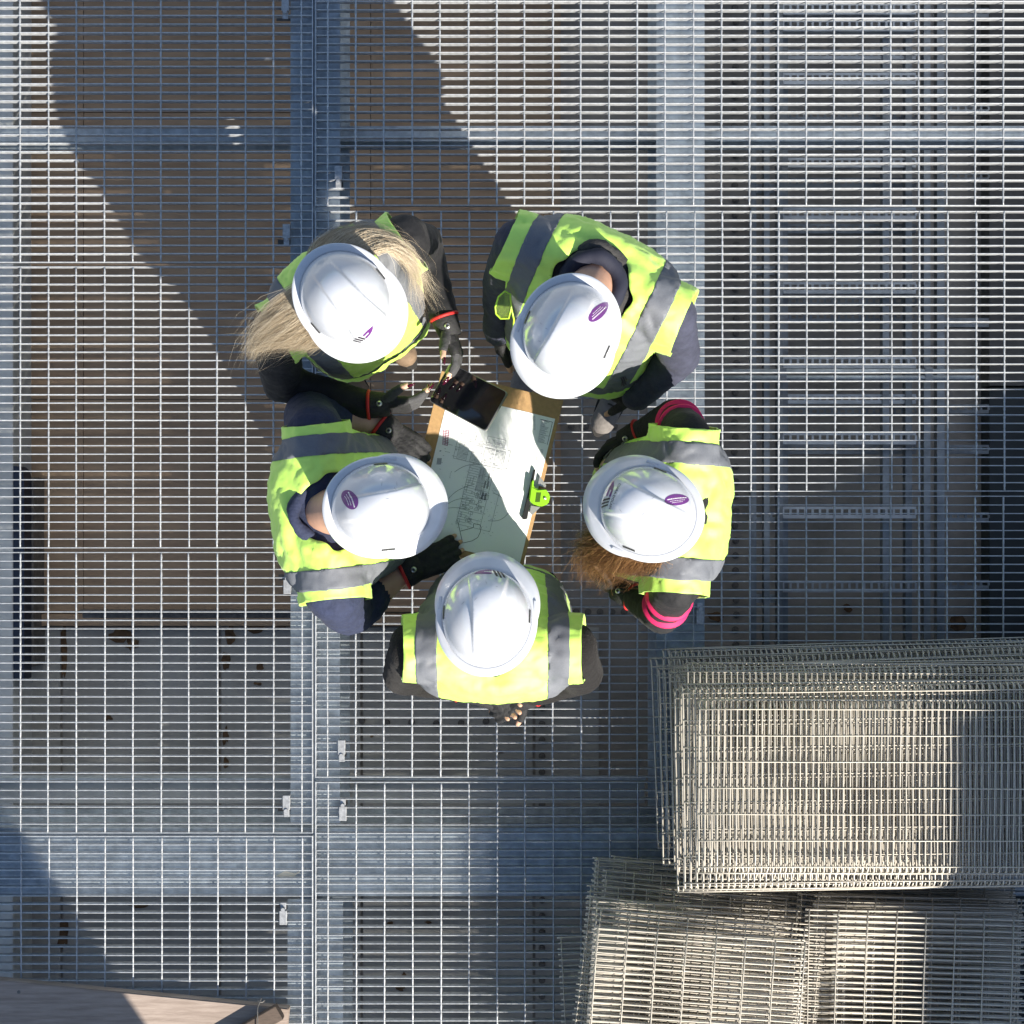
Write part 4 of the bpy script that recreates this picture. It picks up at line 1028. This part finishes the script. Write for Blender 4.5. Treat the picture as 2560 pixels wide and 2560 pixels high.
def ring_part(key, name, m, a, b, r, du, df, wob=.006, tilt=.0, sub=None):
    root, vo, ho = people[key]; bm = bmesh.new(); g_ = REC[key]; sm = (g_['shL']+g_['shR'])/2; n = 36; pts = []
    for q in range(n):
        t_ = 2*math.pi*q/n
        pts.append(sm+g_['up']*(du+wob*math.sin(3*t_+1)+tilt*math.sin(t_))+g_['lat']*math.cos(t_)*a+g_['fwd']*(df+math.sin(t_)*b))
    tube(bm, pts, r, 10, True); me = me_from(bm, name, True); wrinkle(me, .009, 26, 3)
    link(name, me, m, root)
HOOD = mat('hood_cloth', (0.035, 0.034, 0.034), rough=0.85, var=0.25, vscale=50, bump=0.4, bscale=110)
ring_part('grey', 'hood_collar', HOOD, .080, .084, .019, .048, .022, tilt=-.015, wob=.012)
ring_part('grey', 'inner_collar', mat('shirt_blue', (.012, .014, .03), rough=.8), .066, .066, .018, .080, .030, tilt=-.01)
ring_part('navy', 'polo_collar', NAVY, .068, .080, .013, .050, .012, tilt=-.02)
ring_part('fleece', 'fleece_collar', FLEECE, .058, .062, .014, .05, .045, tilt=-.015)
ring_part('blonde', 'jacket_collar', BLACK, .07, .08, .016, .052, .012, tilt=-.015)

# stripes round the sleeves of the pink-striped jacket
def arm_stripe(key, side, u, m, up_arm=True, r=.060, th=.0035, w=.0045):
    g_ = REC[key]; a, b = (g_['sh'+side], g_['el'+side]) if up_arm else (g_['el'+side], g_['wr'+side])
    d = (b-a).normalized(); x = d.cross(V((0, 0, 1))).normalized(); y = d.cross(x); c = a+(b-a)*u
    bm = bmesh.new(); loft(bm, [(c-d*w, x, y, r, r), (c+d*w, x, y, r, r)], 30, 2.0); link('sleeve_stripe', me_from(bm, 'sleeve_stripe', True), m, people[key][0])
for u in (.42, .66):
    arm_stripe('pink', 'L', u, PINK, r=.0635); arm_stripe('pink', 'R', u, PINK, r=.0635)

# prints on the vests
DZ = V((0, 0, -1))
def vest_mark(key, px, py, z, s, ang, m=MAROON, shapes=None, dr=DZ):
    vo = people[key][1]; org = W(px, py, z); a = R(ang); ex = V((math.cos(a), math.sin(a), 0)); ey = V((-math.sin(a), math.cos(a), 0))
    for sh in (LEAF+STROKES if shapes is None else shapes):
        project_print(vo, [[(x*s, y*s) for x, y in sh]], org, ex, ey, dr, .0085, 'vest_print', m, vo)
vest_mark('blonde', 1040, 802, 1.3, .062, -122)
vest_mark('grey', 1548, 942, 1.25, .05, 15, INK, STROKES)
BARS = [[(-.5, .05), (.5, .03), (.5, -.05), (-.5, -.04)]]
for i, (px, py) in enumerate(((682, 1232), (676, 1288), (682, 1325))):
    vo = people['navy'][1]; g_ = REC['navy']; sm = (g_['shL']+g_['shR'])/2
    project_print(vo, [[(x*.12, y*.16) for x, y in BARS[0]]], sm-g_['fwd']*.2-g_['up']*(.12+.05*i), g_['lat'], g_['up'], g_['fwd'], .0052, 'vest_print', INK, vo)

# safety glasses hooked in the arm opening of the person with grey shoes
sg = thing('safety_glasses', W(1256, 765, 1.36), 'clear lime-rimmed safety glasses hooked at the vest arm opening, upper right person', 'safety glasses')
lens = mat('lens_clear', (.55, .72, .2), rough=.1); lb = lens.node_tree.nodes['Principled BSDF']; lb.inputs['Transmission Weight'].default_value = .85; lb.inputs['IOR'].default_value = 1.3
rimp = [W(x, y, z) for x, y, z in ((1246, 742, 1.40), (1262, 728, 1.41), (1276, 735, 1.41), (1278, 770, 1.40), (1272, 796, 1.38), (1252, 797, 1.37), (1240, 785, 1.37), (1238, 768, 1.38))]
bm = bmesh.new(); f = bm.faces.new([bm.verts.new(p) for p in rimp]); bmesh.ops.solidify(bm, geom=[f], thickness=.002); link('lens', me_from(bm, 'lens'), lens, sg)
bm = bmesh.new(); tube(bm, rimp, .0022, 6, True); link('rim', me_from(bm, 'rim', True), mat('rim_lime', (.45, .75, .05), rough=.3), sg)
bm = bmesh.new(); tube(bm, [rimp[3], W(1285, 800, 1.36), W(1280, 850, 1.32)], .0025, 6); link('temple', me_from(bm, 'temple', True), MATS['rim_lime'], sg)

# ------------------------------------------------------------------ drawing board, drawing, tablet
BROWN = mat('hardboard', (0.42, 0.255, 0.115), rough=0.65, var=0.12, vscale=90, bump=0.05, bscale=300)
PAPER = mat('paper', (0.88, 0.89, 0.91), rough=0.7, var=0.02, vscale=6, bump=0.04, bscale=12)
PRINT = mat('plan_ink', (0.22, 0.235, 0.26), rough=0.7)
PRINTB = mat('plan_ink_bold', (0.02, 0.02, 0.025), rough=0.7)
PRED = mat('plan_ink_red', (0.35, 0.08, 0.16), rough=0.7)
zb = 1.0; TR = V((1409, 1000)); uu = V((.972, .233)); vv = V((-.237, .971))
def quad_px(tr, w, h): return [tr-uu*w, tr, tr+vv*h, tr-uu*w+vv*h]
cbd = thing('clipboard', W(1280, 1230, zb-.004), 'brown hardboard drawing board with a green spring clip, held in the middle of the group', 'drawing board')
bm = bmesh.new(); prism(bm, [W(p.x, p.y, zb)[:2] for p in quad_px(TR, 314, 447)], zb-.005, zb); bmesh.ops.bevel(bm, geom=bm.edges[:], offset=.001, segments=1, affect='EDGES')
link('board', me_from(bm, 'board'), BROWN, cbd)
def C8(x, y, z=zb+.0022): return W(1000+x/3.45, 880+y/3.45, z)
PTR = V((1388, 1047))
dwg = thing('plan_drawing', W(1240, 1200, zb), 'large white floor plan sheet lying on the brown drawing board', 'drawing')
bm = bmesh.new(); q = [W(p.x, p.y, zb+.002) for p in quad_px(PTR, 273, 373)]; nx = 10; grid = []
for i in range(nx+1):
    row = []
    for j in range(nx+1):
        a_ = q[0].lerp(q[1], i/nx); b_ = q[3].lerp(q[2], i/nx); p = a_.lerp(b_, j/nx); row.append(bm.verts.new((p.x, p.y, zb+.0015)))
    grid.append(row)
for i in range(nx):
    for j in range(nx): bm.faces.new((grid[i][j], grid[i][j+1], grid[i+1][j+1], grid[i+1][j]))
bmesh.ops.recalc_face_normals(bm, faces=bm.faces[:]); link('sheet', me_from(bm, 'sheet', True), PAPER, dwg)
def lines(segs, w, m, name):
    bm = bmesh.new()
    for seg in segs:
        P_ = [C8(*p) for p in seg]
        for a_, b_ in zip(P_, P_[1:]):
            d_ = (b_-a_); 
            if d_.length < 1e-6: continue
            d_.normalize(); n_ = V((-d_.y, d_.x, 0))*w/2
            bm.faces.new([bm.verts.new(p) for p in (a_-n_, b_-n_, b_+n_, a_+n_)])
    bmesh.ops.recalc_face_normals(bm, faces=bm.faces[:])
    for f in bm.faces:
        if f.normal.z < 0: f.normal_flip()
    link(name, me_from(bm, name), m, dwg, kind='stuff')
du, dv = V((.972, .233)), V((-.237, .971))
def L8(o, u, v): return (o[0]+du.x*u+dv.x*v, o[1]+du.y*u+dv.y*v)
def rect8(o, w, h): return [L8(o, 0, 0), L8(o, w, 0), L8(o, w, h), L8(o, 0, h), L8(o, 0, 0)]
pr_r = random.Random(9); thin = []; 
o1 = (500, 755)
thin.append(rect8((500, 745), 470, 175)); thin.append(rect8((520, 665), 150, 70)); thin.append(rect8((760, 725), 160, 70))
for bx in (30, 145, 250, 350):
    for k in range(13): thin.append([L8(o1, bx, 15+k*11), L8(o1, bx+72, 15+k*11)])
    thin.append(rect8(L8(o1, bx-4, 8), 82, 152))
for bx, by, n_ in ((535, 690, 12), (775, 745, 12)):
    for k in range(n_): thin.append([L8((bx, by), k*12, 0), L8((bx, by), k*12, 45)])
o2 = (605, 975); thin.append(rect8(o2, 300, 520)); thin.append(rect8(o2, 210, 520))
for k in range(24): thin.append([L8(o2, 0, k*21.5), L8(o2, 80 if k % 3 else 205, k*21.5)])
for k in range(14): x = pr_r.uniform(0, 205); y = pr_r.uniform(0, 420); thin.append([L8(o2, x, y), L8(o2, x, y+pr_r.uniform(40, 150))])
for k in range(30):
    x, y = pr_r.uniform(0, 185), pr_r.uniform(180, 480); thin.append(rect8(L8(o2, x, y), pr_r.uniform(10, 45), pr_r.uniform(10, 40)))
for k in range(26): thin.append([L8(o2, 88, k*8), L8(o2, 150, k*8)])
for k in range(15): thin.append([L8((440, 600), 0, k*60), L8((440, 600), 14, k*60)])
for k in range(160):
    x, y = pr_r.uniform(-40, 320), pr_r.uniform(-60, 560); thin.append([L8(o2, x, y), L8(o2, x+pr_r.uniform(3, 14), y)])
for k in range(40): x = pr_r.uniform(-150, 340); thin.append([L8((560, 700), x, k*5.5), L8((560, 700), x+pr_r.uniform(10, 60), k*5.5)])
def arc(p0, p1, bulge, n=16):
    r_ = []
    for k in range(n+1):
        t_ = k/n; mx = p0[0]+(p1[0]-p0[0])*t_; my = p0[1]+(p1[1]-p0[1])*t_; L_ = math.hypot(p1[0]-p0[0], p1[1]-p0[1]); b_ = bulge*math.sin(math.pi*t_)
        r_.append((mx-(p1[1]-p0[1])/L_*b_, my+(p1[0]-p0[0])/L_*b_))
    return r_
curves = [arc((470, 1035), (690, 972), -25), arc((365, 1340), (640, 1140), -40), arc((370, 1345), (600, 1262), -28), arc((385, 1350), (600, 1360), -12), arc((800, 1215), (940, 1330), -20), arc((885, 1145), (975, 1240), -15), arc((760, 1455), (940, 1385), 30)]
lines(thin, .0008, PRINT, 'plan_lines'); lines(curves, .0012, PRINT, 'dimension_curves')
lines([[(500, 1468), (540, 1648), (625, 1628), (670, 1600), (692, 1555), (700, 1512), (688, 1490), (635, 1480)], [(520, 1545), (632, 1515), (636, 1480)]], .0013, PRINTB, 'site_outline')
blk = []
for o_, n_ in (((740, 1115), 8), ((720, 1215), 8)):
    for k in range(n_): blk += [[L8(o_, -10, k*8), L8(o_, 6, k*8)], [L8(o_, 16, k*8), L8(o_, 32, k*8)]]
lines(blk, .0014, PRINTB, 'schedule_blocks')
ti = []
for k in range(22): ti.append([(1218-k*1.5, 585+k*9), (1222-k*1.5+pr_r.uniform(25, 85), 600+k*9)])
for k in range(24): ti.append([(1212-k*1.2, 840+k*10), (1236-k*1.2, 848+k*10)])
for k in range(11): ti.append([(1150, 557+k*11), (1150+18, 560+k*11)])
lines(ti, .0009, PRINT, 'title_block'); lines([[(1208, 580), (1315, 605), (1270, 800)], [(1170, 910), (1182, 913)], [(1168, 920), (1182, 924)], [(1168, 930), (1180, 934)]], .0012, PRINTB, 'title_frame')
rd = []
for k in range(10): rd.append([(378-k*.5, 672+k*14), (428-k*2, 680+k*14)])
for k in range(3): rd.append([(376+k*22, 670+k*5), (368+k*20, 800+k*5)])
lines(rd, .0016, PRED, 'stamp'); lines([[(345, 848), (352, 858)], [(340, 856), (356, 850)]]+[[(325+k*8, 915), (318+k*8, 970)] for k in range(5)], .0016, PRINT, 'key_marks')
# small notes
nt_ = []
for x, y, n_ in ((392, 545, 8), (425, 560, 8), (440, 1030, 7), (350, 1365, 9), (980, 1260, 6), (490, 1620, 5), (180, 1610, 5)):
    for k in range(n_): nt_.append([(x-k*2.2, y+k*9), (x-k*2.2+pr_r.uniform(3, 8), y+k*9+1.5)])
lines(nt_, .0009, PRINTB, 'notes')
# spring clip on the right edge of the board
CLG = mat('clip_green', (0.25, 0.55, 0.02), rough=0.35); CLB = mat('clip_black', (0.012, 0.012, 0.013), rough=0.5); CLS = mat('clip_plate', (0.6, 0.58, 0.52), rough=0.3, metal=0.7)
zc = zb+.004
bm = bmesh.new(); prism(bm, [C8(x, y, zb+.01)[:2] for x, y in ((1152, 1012), (1170, 1012), (1098, 1440), (1062, 1446), (1050, 1435))], zc, zb+.014); bmesh.ops.bevel(bm, geom=bm.edges[:], offset=.0015, segments=2, affect='EDGES'); link('clip_jaw', me_from(bm, 'clip_jaw'), CLB, cbd)
bm = bmesh.new(); prism(bm, [C8(x, y, zb+.02)[:2] for x, y in ((1132, 1110), (1158, 1100), (1150, 1165), (1185, 1185), (1255, 1180), (1296, 1240), (1280, 1310), (1215, 1336), (1140, 1310), (1112, 1275))], zb+.0145, zb+.028); bmesh.ops.bevel(bm, geom=bm.edges[:], offset=.003, segments=2, affect='EDGES'); link('clip_lever', me_from(bm, 'clip_lever'), CLG, cbd)
for P_ in (((1205, 1068), (1262, 1150), (1255, 1168), (1188, 1150)), ((1130, 1325), (1210, 1338), (1140, 1408), (1118, 1385))):
    bm = bmesh.new(); prism(bm, [C8(x, y, zb+.012)[:2] for x, y in P_], zb+.0008, zb+.012); link('clip_plate', me_from(bm, 'clip_plate'), CLS, cbd)
bm = bmesh.new(); c = C8(1250, 1260, zb+.028); cyl(bm, c, c+V((0, 0, .003)), .005, .0035, 14); link('rivet', me_from(bm, 'rivet', True), SNAP, cbd)
for k in range(6):
    bm = bmesh.new(); a_, b_ = C8(1180+k*7, 1212, zb+.0284), C8(1168+k*7, 1295, zb+.0284); cyl(bm, a_, b_, .0007, seg=6); link('clip_groove', me_from(bm, 'clip_groove'), CLB, cbd)
# tablet
zt_ = 1.135
SCR = mat('tablet_glass', (0.004, 0.005, 0.008), rough=0.04, coat=1.0, spec=0.6); ALU = mat('tablet_shell', (0.35, 0.35, 0.36), rough=0.35, metal=0.8)
tb = thing('tablet', W(1170, 990, zt_), 'black glossy tablet held over the drawing by the blonde person', 'tablet')
c4 = [W(x, y, zt_) for x, y in ((1116, 899), (1280, 989), (1222, 1086), (1065, 996))]
ctr = sum(c4, V())/4; ex = ((c4[1]-c4[0])+(c4[2]-c4[3])).normalized(); ey = V((-ex.y, ex.x, 0)); lx = ((c4[1]-c4[0]).length+(c4[2]-c4[3]).length)/2; ly = ((c4[0]-c4[3]).length+(c4[1]-c4[2]).length)/2
def rrect(lx, ly, r): 
    o_ = []
    for sx, sy, a0 in ((1, 1, 0), (-1, 1, 90), (-1, -1, 180), (1, -1, 270)):
        for k in range(6): a_ = R(a0+k*18); o_.append((sx*(lx/2-r)+math.cos(a_)*r, sy*(ly/2-r)+math.sin(a_)*r))
    return o_
tilt = Matrix.Translation(ctr) @ Matrix(((ex.x, ey.x, 0, 0), (ex.y, ey.y, 0, 0), (0, 0, 1, 0), (0, 0, 0, 1))) @ Matrix.Rotation(R(-25), 4, 'Y')
for nm, d_, z0, z1, m_ in (('shell', 0, -.004, .0036, ALU), ('screen', .004, .0037, .0046, SCR)):
    bm = bmesh.new(); prism(bm, rrect(lx-d_, ly-d_, .009), z0, z1); bm.transform(tilt); link(nm, me_from(bm, nm), m_, tb)
